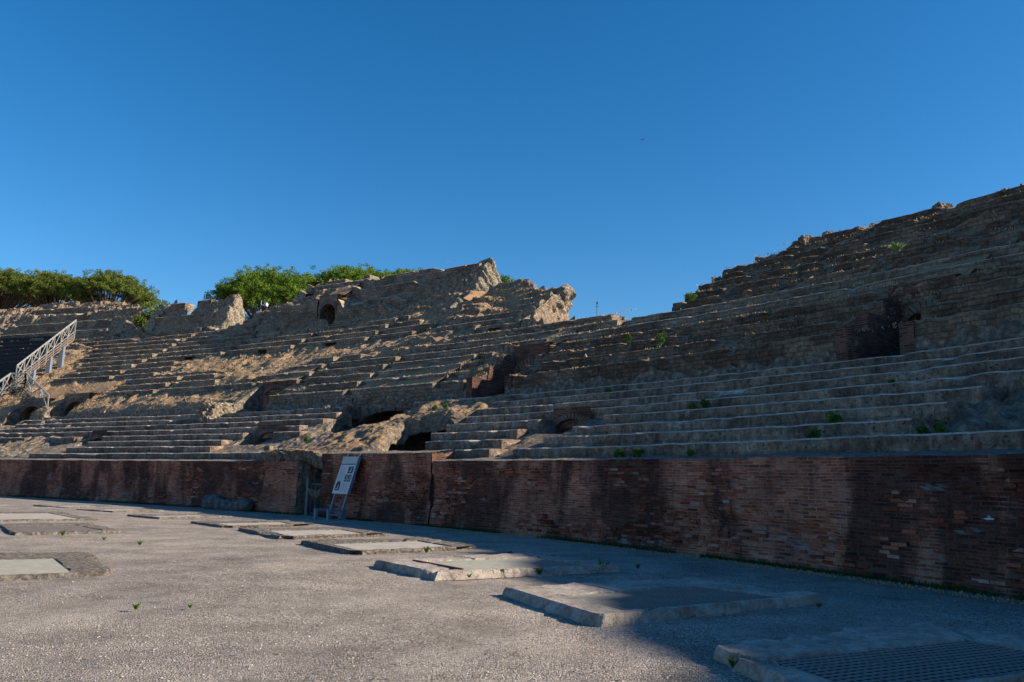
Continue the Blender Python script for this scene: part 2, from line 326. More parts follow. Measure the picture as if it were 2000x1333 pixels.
# ------------------------------------------------------------------ ground
def ground():
    n = 60
    xs = np.concatenate([[-900, -300, -120], np.linspace(-50, 50, n), [120, 300, 900]]); ys = np.concatenate([[-900, -300, -80], np.linspace(-30, 70, n), [120, 300, 900]])
    X, Y = np.meshgrid(xs, ys, indexing='ij'); P = np.stack([X, Y, np.zeros_like(X)], -1)
    m = (abs(X) < 60) & (Y > -40) & (Y < 80)
    nz = fbm(P.reshape(-1, 3), .22, 3, 5).reshape(X.shape) * .035; P[..., 2] = np.where(m, nz, 0)
    o = mk('ground', P, gridfaces(*X.shape)[:, ::-1], M['gravel'], smooth=True); tag(o, kind='structure')
    # loose stones lying on the gravel, thickest near the front
    N = 26000; a = RNG.uniform(-.60, .60, N); d = 4.5 + 16 * RNG.random(N) ** 1.6; x = d * np.tan(a); y = d
    sz = .006 + .011 * RNG.random(N) ** 3; base = np.array([(1, 0, .1), (-.5, .9, 0), (-.6, -.8, .05), (.1, .1, .8)])
    rot = RNG.uniform(0, 6.28, N); c, s = np.cos(rot), np.sin(rot)
    V = np.zeros((N, 4, 3))
    for k in range(4):
        bx, by, bz = base[k]; V[:, k, 0] = x + sz * (c * bx - s * by); V[:, k, 1] = y + sz * (s * bx + c * by); V[:, k, 2] = sz * bz * .9 + .002
    V[..., 2] += (fbm(np.stack([x, y, x * 0], -1), .22, 3, 5) * .035)[:, None]
    F = (np.arange(N)[:, None, None] * 4 + np.array([[0, 1, 3], [1, 2, 3], [2, 0, 3]])[None]).reshape(-1, 3)
    t = NT('loose_stones'); vv = t.voro(t.obj(), 30, out='Color'); bw = t.n('ShaderNodeRGBToBW'); t.l(vv, bw.inputs[0])
    mt = t.out(t.ramp(bw.outputs[0], [(.2, (.15, .13, .115)), (.55, (.30, .265, .23)), (.9, (.44, .40, .36))]))
    o = mk('loose_gravel', V, F, mt); tag(o, 'loose chips of pale stone scattered over the arena gravel', 'gravel', kind='stuff')
ground()

# ------------------------------------------------------------------ data along the seating, measured where in view (metres: s along the wall)
E_END = 40
MID = {0: [(-15.68, -.38), (2.41, 34)], 1: [(-13.24, -.99), (2.35, 34)], 2: [(-35.2, -19.53), (-19.13, -1.4), (2.3, 34)], 3: [(-35.45, -24.55), (-20.46, -1.2), (1.16, 34)],
       4: [(-36.08, -25.97), (-18.31, 34)], 5: [(-46.22, -34.15), (-17.26, -12.92), (-7.55, 34)], 6: [(-46.34, -33.39), (-6.7, 34)], 7: [(-46.1, -34.37), (-5.65, -2.9), (2, 34)],
       8: [(-46.78, -11.43), (-9.4, -3.0), (2, 34)], 9: [(-48.4, -10.62), (-7.2, -3.1), (2, 34)], 10: [(-48.37, -12.51), (-5.18, -3.2), (2, 34)], 11: [(-49.29, -27.14), (-21.95, -14.32), (3.64, 34)],
       12: [(-50.5, -30.86), (3.09, 34)], 13: [(-53.98, -32.2), (-21.6, -16.2), (2.55, 34)], 14: [(-60, -51.0), (-46.5, -32.66), (-23.2, -14.8), (2.03, 34)],
       15: [(-66, -52.2), (-46.21, -39.96), (-27.8, -11.5), (1.51, 34)], 16: [(-66, -53.0), (-45.38, -40.39), (-27, -11.6), (1.0, 34)], 17: [(-62, -57), (6, 34)], 18: [(-65.38, -58), (6, 34)]}
LOW = {1: [(-27.95, -5.0), (7.43, 9.31), (10.51, E_END)], 2: [(-25.52, -11.36), (4.54, 8.86), (10.93, 23.05)], 3: [(-25.09, -11.78), (3.75, 8.6), (11.31, 23.21)],
       4: [(-36.94, -33.95), (-30.96, -28.09), (-24.95, -11.29), (-8.78, -6.56), (3.58, 8.71), (11.82, 23.35)], 5: [(-62, -7.89), (3.74, E_END)], 6: [(-62, -7.18), (3.38, E_END)],
       7: [(-40.07, -7.3), (3.29, E_END)], 8: [(-40.7, -7.6), (-2.68, E_END)]}
STAIRS = [(-39.4, (5, 14)), (-30.1, (2, 4)), (-30.3, (8, 12)), (-22.6, (8, 12)), (-15.3, (2, 5)), (-15.5, (8, 11)), (-9.1, (0, 4)), (-2.45, (0, 3)), (4.7, (5, 6)), (1.4, (4, 5))]
def KR(k): return 8.5 + .98 * k, 6.4 + .61 * k
def JR(j): return 1 + .93 * (j - 1), 2.59 + .39 * (j - 1)
RIM = [(-80, 27.5), (-62.7, 28.5), (-58, 28), (-55, 27.4), (-53, 26.4), (-51, 25.9), (-50.12, 25.5), (-50.1, 24.1), (-47.0, 24.2), (-46.9, 24.6), (-46.4, 25.3), (-45.5, 25.2), (-44, 24.9), (-42.7, 23.6), (-42.3, 24.4), (-41.5, 24.9),
       (-37.62, 24.9), (-37.6, 23.0), (-34.5, 22.9), (-34.45, 25.4), (-28.5, 25.2), (-27.1, 25), (-24, 24.3), (-22.7, 24.7), (-21.4, 23.85), (-17.3, 23.7), (-15.55, 23.85), (-15.35, 24.5), (-12.5, 24.3), (-11.1, 24.0),
       (-11.09, 23.5), (-8.3, 23.5), (-6.95, 23), (-6, 21.9), (-4.3, 20.7), (-3.1, 20.25), (-2.7, 20.0), (-2.69, 15.5), (1.4, 15.25), (3, 14.8), (6.85, 14.4), (6.9, 16.2), (7.0, 17.6), (7.15, 19.2), (7.7, 19.3), (8, 19.6), (8.44, 19.9),
       (8.67, 20.4), (9.14, 20.64), (9.83, 20.83), (11.2, 21.2), (12.2, 21.24), (13.4, 21), (15.1, 20.7), (15.7, 21.35), (17.3, 21.2), (19, 22.6), (22, 25.6), (60, 26.4)]  # last points, out of view, raised to hold the shadow on the ground
_rs, _rr = np.array([p[0] for p in RIM]), np.array([p[1] for p in RIM])
def rim(s): return np.interp(s, _rs, _rr)
def raised(s, r):
    """the upper tier stands on a podium of its own, 1.9 m above the slope below it"""
    a = np.where(s < -50.1, 1.1 * np.clip((r - 22.6) / 3.2, 0, 1), 0); b = np.where((s > -46.9) & (s < -37.6), 1.1 * np.clip((r - 22.3) / 2.0, 0, 1), 0)
    wc = sst(-18.5, -14.5, s); f0 = 20.55 * (1 - wc) + 18.6 * wc; f1 = 20.9 * (1 - wc) + 23.8 * wc; pw = 1 + .5 * wc
    j0 = .86 - .42 * sst(-22.4, -21.4, s); c = np.where((s > -28.5) & (s < -11.1), np.clip((r - f0) / (f1 - f0), 0, 1) ** pw * (j0 + (1 - j0) * sst(21.0, 23.6, r)), 0)
    c2 = np.where((s > -34.45) & (s <= -28.5), .35 * sst(20.6, 22.5, r), 0)
    return 1.9 * (a + b) + 2.25 * c + c2
PITS = [  # s0, s1, r0, r1, floor
    (.31, 2.31, 8.1, 11.9, 5.36), (17.38, 18.94, 8.1, 11.9, 5.36), (-18.3, -15.78, 8.3, 10.9, 5.36), (-39.8, -37.0, 8.1, 10.6, 5.6), (-44.4, -41.5, 6.8, 10.4, 4.9),
    (-24.18, -22.5, 20.3, 23.0, 13.2), (-1.15, .5, -1, 1.5, 0.0), (-11.1, -9.0, 2.2, 5.0, 3.05), (-27.0, -25.6, 2.2, 4.9, 3.1), (8.8, 10.4, 3.0, 5.0, 3.2)]
SLOTS = [(-34.4, -33.2, 8), (-26.1, -25.1, 8), (-19.2, -18.1, 8), (-11.4, -10.4, 8), (-4.8, -3.9, 7), (7.3, 8.0, 15), (15.0, 16.2, 14)]
VOIDS = [([(1.3, .5), (6.9, .5), (5.2, 1.2), (4.0, 2.4), (3.6, 4.6), (3.2, 6.9), (-.4, 6.7), (-.2, 3.0)], .8), ([(-6.2, 5.0), (-2.6, 3.3), (-2.0, 5.0), (-2.7, 7.3), (-2.7, 10.4), (-8.0, 10.4), (-8.0, 8.3)], 2.2)]
def inpoly(s, r, poly):
    c = np.zeros(s.shape, bool); n = len(poly)
    for i in range(n):
        (x1, y1), (x2, y2) = poly[i], poly[i - 1]
        cond = ((y1 > r) != (y2 > r)) & (s < (x2 - x1) * (r - y1) / (y2 - y1 + 1e-12) + x1); c ^= cond
    return c
def covered(s, r):
    """1 where a stone row still stands on the slope"""
    out = np.zeros(s.shape)
    kk = np.floor((r - 8.5) / .98 + 1e-6)
    for k, segs in MID.items():
        m = (kk == k)
        for a, b in segs: out = np.where(m & (s > a - .05) & (s < b + .05), 1, out)
    return out
def coretop(s, r, rough=True):
    jl = 2.20 + .42 * np.clip(r - .95, 0, None)
    jl = np.minimum(jl, 5.20) - .22 * (1 - sst(.9, 1.3, r))
    m = line(r) - .66
    h = np.where(r < 8.45, jl, m)
    if rough:
        P = np.stack([s, r, s * 0], -1).reshape(-1, 3)
        n1 = fbm(P, .55, 3, 21).reshape(s.shape); n2 = fbm(P, 1.9, 4, 33).reshape(s.shape); n3 = fbm(P, 5, 3, 35).reshape(s.shape)
        cov = covered(s, r); up = np.where(r > 8.5, (1 - cov), 0)
        edge = sst(8.3, 9.0, r); xx = (r + .25 * n1 - 8.5) / .98; fr_ = xx - np.floor(xx); terr = .61 * ((1 - sst(.0, .16, fr_)) * 0 + sst(.0, .16, fr_) - fr_)
        tw = np.clip(.55 + 1.1 * n1, 0, 1) * up * edge * np.maximum(sst(18.5, 20, r), sst(-12, -10, s) * sst(9.5, 10.5, r)); h = h + terr * tw
        h = h + up * edge * (.33 + .20 * n1 + .11 * n2) + np.where(r < 8.4, .05 * n2, .06 * n2)
        # the vault remains between the two banks of seats
        vr = sst(-8.5, -5.0, s) * (1 - sst(2.4, 4.2, s)) * sst(.1, .9, r) * (1 - sst(7.6, 8.6, r)); h = h + vr * (.05 + .30 * n1 + .16 * n2 + .06 * n3)
        lr = np.where(r < 8.4, (1 - sst(-32, -29, s)), 0) * sst(.6, 1.2, r); h = h + lr * (.1 + .25 * n2)
    h = h + raised(s, r)
    if rough:   # the upper tier has broken into ledges
        zone = sst(20.4, 21.0, r) * np.where(s < -11.09, 1, 0) * np.where((s > -37.6) & (s < -28.5), 0, 1) * (1 - .9 * cov); q_ = h / .52 + .9 * n1 + .25 * n2; fq = q_ - np.floor(q_)
        hq = h + .52 * (sst(.62, 1, fq) - fq) + .16 * n2 + .08 * n3; h = h * (1 - zone) + hq * zone
    for a, b, r0, r1, fl in PITS: h = np.where((s > a) & (s < b) & (r > r0) & (r < r1), np.minimum(h, fl), h)
    for a, b, k in SLOTS:
        rk, hk = KR(k); h = np.where((s > a) & (s < b) & (r > rk - .25) & (r < rk + 1.6), np.minimum(h, hk - 1.0 + raised(s, r)), h)
        ex = (s > 23.0) & (r > 1.6) & (r < 5.4); h = np.where(ex, 2.2 + .30 * (r - 1) + .55 * n1 + .5 * n2 + .2 * n3, h)
    for poly, fl in VOIDS: h = np.where(inpoly(s, r, poly), np.minimum(h, fl), h)
    return h
def core(name, s0, s1, r0, r1, mat, parent, ds=.16, dr=.16, skirt=True, amp=.10):
    """the earth-and-mortar body under the seats; r1=None runs up to the broken rim"""
    ss = np.unique(np.concatenate([np.arange(s0, s1, ds), [s1]] + [[p[0] - .012, p[0] + .012, p[1] - .012, p[1] + .012] for p in PITS if s0 < p[0] and p[1] < s1]))
    R1 = rim(ss) if r1 is None else np.full(len(ss), r1)
    if r1 is None: R1 = R1 + fbm(np.stack([ss, ss * 0, ss * 0], -1), 1.6, 4, 71) * .22
    n = int(max(3, (np.max(R1) - r0) / dr)); t = np.linspace(0, 1, n)
    S = np.repeat(ss[:, None], n, 1); Rr = r0 + t[None] * (R1[:, None] - r0)
    H = coretop(S, Rr); P = W3(S, Rr, H)
    D = np.stack([fbm(P.reshape(-1, 3), 1.5, 4, q) for q in (91, 92, 93)], -1).reshape(P.shape) * amp
    fade = np.minimum(1, np.minimum((S - s0) / .5, (s1 - S) / .5).clip(0, 1)); P = P + D * fade[..., None]
    mb = MB(); uv = np.stack([S, Rr], -1); mb.grid(P, uv)
    if skirt and r1 is None:
        m = 30; tt = np.linspace(0, 1, m); B = np.repeat(P[:, -1:, :], m, 1); z = B[..., 2] * (1 - tt)[None]
        D2 = fbm(np.stack([B[..., 0], B[..., 1], z], -1).reshape(-1, 3), .9, 4, 44).reshape(z.shape) * .35 * np.minimum(1, tt * 8)[None]
        th = np.interp(ss, _s, _th)[:, None]; B = B.copy(); B[..., 0] += -np.sin(th) * D2; B[..., 1] += np.cos(th) * D2; B[..., 2] = z
        mb.grid(B, np.stack([np.repeat(ss[:, None], m, 1), z], -1))
    return mb.build(name, mat, parent)
def endface(name, s, r0, r1, hb, mat, parent, out=.25, side=1, cut=.12, lift=.30, slope=0.0):
    """broken cross-section through the masonry at one place along the wall"""
    n = int((r1 - r0) / .13) + 2; m = 34; rr = np.linspace(r0, r1, n); S0 = s - side * .02
    top = coretop(np.full(n, s - side * .12), rr) + lift + fbm(np.stack([rr, rr * 0, rr * 0], -1), 1.3, 4, 66) * .25; bot = np.array([hb(r) for r in rr]) if callable(hb) else np.full(n, hb)
    Rr = np.repeat(rr[:, None], m, 1); t = np.linspace(0, 1, m)[None]; H = bot[:, None] + (np.maximum(top, bot + .05) - bot)[:, None] * t
    P = W3(np.full_like(Rr, S0), Rr, H); q = P.reshape(-1, 3)
    nz = (fbm(q, .7, 3, 61) * 1.1 + fbm(q, 2.6, 4, 62) * .5).reshape(Rr.shape)
    push = out * (.35 + nz) * np.minimum(1, (1 - t) * 9) ** .5 + slope * (1 - t) ** 1.2 * np.minimum(1, (top - bot)[:, None] / 1.6)
    P = W3(S0 + side * push, Rr, H); mb = MB(); mb.grid(P, np.stack([Rr, H], -1), flip=side > 0)
    # close over the top so nothing gapes
    T2 = W3(np.full(n, s - side * .9), rr, top - lift - .1); mb.grid(np.stack([P[:, -1], T2], 1), None, flip=side > 0)
    return mb.build(name, mat, parent)

def row(name, r, hb, ht, r1, s0, s1, mat, parent, erode=.5, notches=(), slots=(), ds=.13, amp=.035, lift=None):
    ss = [np.arange(s0, s1, ds), [s1]]
    for a, b in notches: ss.append([a, a + .012, b - .012, b])
    for a, b in slots: ss.append([a, a + .012, b - .012, b])
    ss = np.unique(np.concatenate(ss)); ss = ss[(ss >= s0) & (ss <= s1)]
    if len(ss) < 3: return None
    n = len(ss); d = ht - hb
    one = np.ones(n); mid = (hb + .5 * d) * one; wob = fbm(np.stack([ss, one * r * 3, one * ht], -1), .45, 3, 15) * .045
    sh = np.zeros(n); sl = np.zeros(n)
    for a, b in notches: sh = np.where((ss > a + .006) & (ss < b - .006), .5, sh)
    for a, b in slots: sl = np.where((ss > a + .006) & (ss < b - .006), 1.5, sl)
    Q = np.stack([ss, one * r, one * ht], -1)
    chip = np.clip(fbm(Q * [1, 5, 5], 1.35, 4, 27) - (.34 - .30 * erode), 0, 1) * 1.1 * erode
    crumble = np.clip(fbm(Q * [1, 5, 5], .35, 3, 29) - (.42 - .25 * erode), 0, 1) * 1.3 * erode
    drop = np.minimum(chip + crumble, .75) * d; back = np.minimum(chip * .9 + crumble * 1.2, .6)
    L = lift(ss, one * (r + .2)) if lift is not None else 0 * one
    HT = ht + wob - drop; r_ = r + fbm(Q * [1, 7, 7], .3, 2, 8) * .04
    lowtop = hb + .70 * d
    pts = [(r_ + sl, hb * one - .28), (r_ + sl, hb + .25 * d * one), (r_ + sl, np.where(sl > 0, lowtop, mid)), (r_ + np.maximum(sh, 0), np.where(sl > 0, lowtop + .01, mid + .005)),
           (r_ + sh + back * .5, np.maximum(mid + .01, hb + .75 * d - drop * .5)), (r_ + sh + back, HT - .035), (r_ + sh + back + .05, HT), (r_ + sh * .6 + back * .7 + .32, HT * .5 + .5 * (ht + wob) + .01),
           (np.full(n, (r + r1) / 2 + .15), ht + wob + .01), (np.full(n, r1 + .12), ht + wob * .5 + .0)]
    Rr = np.stack([p[0] * one for p in pts], 1); H = np.stack([p[1] * one for p in pts], 1) + L[:, None]; S = np.repeat(ss[:, None], len(pts), 1)
    P = W3(S, Rr, H); q = P.reshape(-1, 3)
    D = np.stack([fbm(q, 3.2, 3, k) for k in (51, 52, 53)], -1).reshape(P.shape) * amp * np.array([1, 1, .7]); P = P + D
    uv = np.stack([S, H + np.clip(Rr - r, 0, 9)], -1); mb = MB(); mb.grid(P, uv)
    for e, fl in ((0, True), (-1, False)):   # end caps, slightly broken
        a = P[e]; base = W3(np.full(3, ss[e]), [r1 + .12, r + .6, r_[e]], [hb - .3 + L[e]] * 3)
        V = np.concatenate([a, base[:1]]); m = len(V); c = V.mean(0) + (np.array(W3(ss[e] + (.07 if e else -.07), (r + r1) / 2, hb + .5 * d + L[e])) - np.array(W3(ss[e], (r + r1) / 2, hb + .5 * d + L[e])))
        V = np.concatenate([V, [c]]); Fc = [((i + 1) % m, i, m) if fl else (i, (i + 1) % m, m) for i in range(m)]
        mb.add(V, Fc, np.stack([V[:, 0], V[:, 2]], -1))
    return mb.build(name, mat, parent)

# ------------------------------------------------------------------ lower seats (8 rows above the podium wall)
lowL = empty('lower_seating', W3(-20, 1, 2.2)[()].tolist(), 'left lower bank of long grey stone seat rows with sunlit edges', 'stone seating')
lowR = empty('lower_seating', W3(18, 1, 2.2).tolist(), 'right lower bank of long grey seat rows, wholly in shade above the brick wall', 'stone seating')
vault = empty('collapsed_vault', W3(-1, 1, 2.2).tolist(), 'slumped sunlit vault of rough mortar rubble between the two lower seat banks', 'ruined vault')
core('rubble_body', -62, -8.0, .32, 8.55, M['lump'], lowL, skirt=False)
core('rubble_body', 3.4, E_END, .32, 8.55, M['lump'], lowR, skirt=False)
core('rubble_body', -8.05, 3.45, .32, 8.55, M['lump'], vault, ds=.08, dr=.08, skirt=False, amp=.12)
NCH = []
for j, segs in LOW.items():
    r, ht = JR(j)
    for a, b in segs:
        par = lowL if b < 0 and a < -6 else lowR
        row('seat_row', r, ht - .39, ht, r + .93 if j < 8 else 8.5, a, b, M['concrete'], par, erode=.36 if a < -26 or b - a < 4 else .25, amp=.026, ds=.10)
# ------------------------------------------------------------------ middle and upper seats
midL = empty('middle_seating', W3(-25, 8.5, 5.4).tolist(), 'middle slope of broken tuff rows with sunlit treads and small stair notches', 'stone seating')
midR = empty('middle_seating', W3(15, 8.5, 5.4).tolist(), 'tall shaded slope of eroded brown tuff block rows on the right', 'stone seating')
upA = empty('upper_ruin', W3(-56, 24, 15).tolist(), 'weathered upper tier at far left below the pines, with rounded cream end', 'ruined wall')
upB = empty('upper_ruin', W3(-42, 24, 15).tolist(), 'short isolated upper tier fragment with a tall cream cut face', 'ruined wall')
upC = empty('upper_ruin', W3(-20, 21, 14).tolist(), 'highest central upper tier mass with arched black doorway and orange plastered end', 'ruined wall')
upD = empty('upper_ruin', W3(-6, 16, 11).tolist(), 'rocky upper tier lump with big sunlit cream fracture beside the skyline gap', 'ruined wall')
core('rubble_body', -66, -50.1, 8.2, 23.4, M['rubble'], midL, skirt=False)
core('rubble_body', -50.1, -46.9, 8.2, None, M['rubble'], midL)
core('rubble_body', -46.9, -37.6, 8.2, 22.6, M['rubble'], midL, skirt=False)
core('rubble_body', -37.6, -34.45, 8.2, None, M['rubble'], midL)
core('rubble_body', -34.45, -28.5, 8.2, None, M['rubble'], midL)
core('rubble_body', -28.5, -11.1, 8.2, 20.3, M['rubble'], midL, skirt=False)
core('rubble_body', -11.1, -2.7, 8.2, 16.4, M['rubble'], midL, skirt=False)
core('rubble_body', -2.7, .2, 8.2, None, M['rubble'], midL)
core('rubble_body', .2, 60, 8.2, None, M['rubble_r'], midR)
core('tier_body', -80, -50.1, 23.4, None, M['rubble'], upA, ds=.2)
core('tier_body', -46.9, -37.6, 22.6, None, M['rubble'], upB)
core('tier_body', -28.5, -11.1, 20.3, None, M['rubble'], upC, amp=.14)
core('tier_body', -11.1, -2.7, 16.4, None, M['rubble'], upD, amp=.2)
def lowof(dr=0, dh=-.5): return lambda r: line(r) - .66 + dh
endface('broken_end', -50.1, 22.6, 25.5, lowof(), M['core'], upA, .5, slope=1.0)
endface('broken_end', -50.1, 24.2, 26.0, lambda r: 6.0, M['core'], upA, .5) if False else None
endface('broken_end', -37.6, 22.2, 24.9, lowof(), M['core'], upB, .35, lift=.12, slope=.8)
endface('broken_end', -46.9, 22.6, 24.9, lowof(), M['core'], upB, .25, side=-1)
endface('broken_end', -11.1, 19.6, 24.0, lowof(), M['core'], upC, .30, lift=.08, slope=1.5)
endface('broken_end', -28.5, 20.5, 25.2, lowof(), M['core'], upC, .2, side=-1)
endface('broken_end', -2.75, 14.4, 20.1, lambda r: line(min(r, 15.4)) - 2.2, M['core'], upD, .7, lift=.36)
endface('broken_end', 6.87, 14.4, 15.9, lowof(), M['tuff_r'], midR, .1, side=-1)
plaster = m_simple('orange_plaster', (.42, .22, .10), (.55, .33, .17), 2.5, .95, .6, .03)
mb = MB()
for a, b, s in ((20.9, 23.9, -11.0),):
    rr = np.linspace(a, b, 14); S = np.repeat(np.linspace(-11.05, -10.35, 4)[None], 14, 0); Rr = np.repeat(rr[:, None], 4, 1)
    H = line(Rr) - .12 + .34 * (1 - (S + 11.05) / .7); P = W3(S, Rr, H); P = P + (fbm(P.reshape(-1, 3), 2, 3, 3).reshape(H.shape) * .08)[..., None]; mb.grid(P)
mb.build('plaster_strip', plaster, upC)

def clip_rim(a, b, r, pad=.35):
    ss = np.arange(a, b, .1); ok = rim(ss) > r + pad; out = []; st = None
    for s, o in zip(ss, ok):
        if o and st is None: st = s
        if not o and st is not None:
            if s - st > .8: out.append((st, s))
            st = None
    if st is not None and b - st > .8: out.append((st, b))
    return out
def cutpits(a, b, r):
    segs = [(a, b)]
    for p0, p1, r0, r1, _ in PITS:
        if r0 < r + .5 < r1:
            new = []
            for x, y in segs:
                if p1 <= x or p0 >= y: new.append((x, y)); continue
                if p0 - x > .5: new.append((x, p0))
                if y - p1 > .5: new.append((p1, y))
            segs = new
    return segs
for k, segs in MID.items():
    r, ht = KR(k)
    for a, b in segs:
        for a1, b1 in clip_rim(a, b, r):
            for a2, b2 in cutpits(a1, b1, r):
                right = a2 > -1.5 and b2 > 3
                par = midR if right else midL
                if k >= 12 and not right:
                    par = upA if b2 < -50 else (upB if b2 < -37 and k >= 15 else (upC if -29 < a2 < -10 else midL))
                nt = [(s, s + .75) for s, (k0, k1) in STAIRS if k0 <= k <= k1 and a2 + .3 < s < b2 - 1]
                sl = [(x, y) for x, y, kk in SLOTS if kk == k and a2 < x and y < b2]
                er = .74 if right else (.30 if k < 12 else .55)
                if right and b2 > 30 and k > 3: er = .9
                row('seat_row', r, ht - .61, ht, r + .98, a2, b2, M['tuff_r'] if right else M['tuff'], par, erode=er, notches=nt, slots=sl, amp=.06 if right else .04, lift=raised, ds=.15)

# ------------------------------------------------------------------ arched doorways in the slope
def portal(parent, s0, s1, r, hf, ht, spring, name='portal', mat=None, deep=2.6, rough=.05, roof=True, af=.85):
    mat = mat or M['brick']; n = 25; ss = np.linspace(s0, s1, n); c = (s0 + s1) / 2; j = .14; a = (s1 - s0) / 2 - j
    u = np.clip(abs(ss - c) / a, 0, 1); hole = np.where(abs(ss - c) < a, hf + spring + a * af * np.sqrt(1 - u ** 2), hf)
    mb = MB(); m = 9; S = np.repeat(ss[:, None], m, 1); t = np.linspace(0, 1, m)[None]; H = hole[:, None] + (ht - hole)[:, None] * t; H = np.maximum(H, hf)
    for rr, fl in ((r, True), (r + .45, False)):
        P = W3(S, np.full_like(S, rr), H); P = P + (fbm(P.reshape(-1, 3), 4, 3, 2).reshape(S.shape) * rough)[..., None] * np.array([1, 1, .3]); mb.grid(P, np.stack([S, H], -1), flip=fl)
    A = W3(ss, r, hole); B = W3(ss, r + .45, hole); mb.grid(np.stack([A, B], 1), None)
    o = mb.build(name, mat, parent)
    # brick voussoirs round the head of the arch, 3 cm proud
    v = MB(); th = np.linspace(0, math.pi, 19)
    for i in range(18):
        t0, t1 = th[i] + .02, th[i + 1] - .02; q = []
        for rad in (a, a + .38):
            for tt in (t0, t1): q.append((c - rad * math.cos(tt), hf + spring + rad * af * math.sin(tt)))
        q = [q[0], q[1], q[3], q[2]]; F = [W3(x, r - .06, min(h, ht + .05)) for x, h in q]; K = [W3(x, r + .05, min(h, ht + .05)) for x, h in q]
        v.add(F + K, [(0, 1, 2, 3), (0, 4, 5, 1), (1, 5, 6, 2), (2, 6, 7, 3), (3, 7, 4, 0)], [(i * .07, 0)] * 8)
    v.build('arch_bricks', M['vous'], o)
    if roof:
        b = MB(); S, Rr = np.meshgrid(np.linspace(s0 - .1, s1 + .1, 10), np.linspace(r + .02, r + deep, 12), indexing='ij')
        for hh, fl in ((0, False), (-.35, True)):
            top = np.maximum(ht, np.minimum(line(Rr) - .2 + raised(S, Rr), ht + 3)) + hh; P = W3(S, Rr, top); P = P + (fbm(P.reshape(-1, 3), 2, 3, 9).reshape(S.shape) * .08)[..., None]; b.grid(P, np.stack([S, Rr], -1), flip=fl)
        b.build('vault_roof', M['rubble'], o)
    return o
def cheek(parent, s, r0, r1, h0, htf, mat, side=1):
    """upright side wall of a passage cut, face towards the passage"""
    n = int((r1 - r0) / .12) + 2; m = 14; rr = np.linspace(r0, r1, n); Rr = np.repeat(rr[:, None], m, 1); top = np.array([htf(x) for x in rr])
    H = h0 + (top[:, None] - h0) * np.linspace(0, 1, m)[None]; P = W3(np.full_like(Rr, s), Rr, H); d = fbm(P.reshape(-1, 3), 3, 4, 4).reshape(H.shape) * .05
    P = W3(s + side * (.04 + d), Rr, H); P2 = W3(np.full_like(rr, s - side * .35), rr, top)
    mb = MB(); mb.grid(P, np.stack([Rr, H], -1), flip=side > 0); mb.grid(np.stack([P[:, -1], P2], 1), np.stack([np.stack([rr, rr + .1], 1), np.stack([top, top], 1)], -1), flip=side > 0)
    # front end of the cheek
    f = np.stack([W3(s - side * .35, r0, H[0]), P[0]], 1); mb.grid(f, np.stack([np.stack([H[0] * 0, H[0] * 0 + .4], 1), np.stack([H[0], H[0]], 1)], -1), flip=side > 0)
    return mb.build('side_wall', mat, parent)
stp = lambda base: (lambda r: KR(max(0, math.floor((r - 8.5) / .98)))[1] + base)
portal(midR, .25, 2.4, 11.35, 5.3, 8.35, 1.2); cheek(midR, .31, 8.35, 11.4, 5.3, stp(.05), M['brick']); cheek(midR, 2.31, 8.45, 11.4, 5.3, stp(-.05), M['brick'], -1)
portal(midR, 17.3, 19.0, 11.45, 5.3, 8.3, 1.4); cheek(midR, 17.38, 8.35, 11.5, 5.3, stp(.08), M['brick']); cheek(midR, 18.94, 8.4, 11.5, 5.3, stp(-.04), M['brick'], -1)
portal(midL, -18.35, -15.7, 10.38, 5.3, 7.55, 1.05, af=.62); cheek(midL, -18.3, 8.2, 10.5, 5.3, lambda r: 5.9 + .7 * (r - 8.2), M['lump']); cheek(midL, -15.78, 8.4, 10.5, 5.3, lambda r: 6.4, M['brick'], -1)
portal(midL, -39.9, -36.9, 10.1, 5.4, 7.6, .4, mat=M['tuff']); portal(midL, -44.6, -41.4, 9.6, 4.9, 7.3, .5, mat=M['tuff'])
portal(upC, -24.3, -22.4, 20.62, 13.1, 16.05, 1.5, mat=M['tuff'], deep=3.2)
portal(lowL, -11.2, -8.9, 4.6, 3.0, 4.2, .3, roof=False, af=.5); portal(lowL, -27.1, -25.5, 4.4, 3.05, 4.15, .3, roof=False, af=.5); portal(lowR, 8.7, 10.5, 4.55, 3.1, 4.22, .35, roof=False, af=.45)
# big rubble arch over the left hollow
portal(vault, -8.2, -2.6, 8.5, 2.3, 6.1, 1.5, mat=M['lump'], rough=.2, deep=3.0, af=.48)
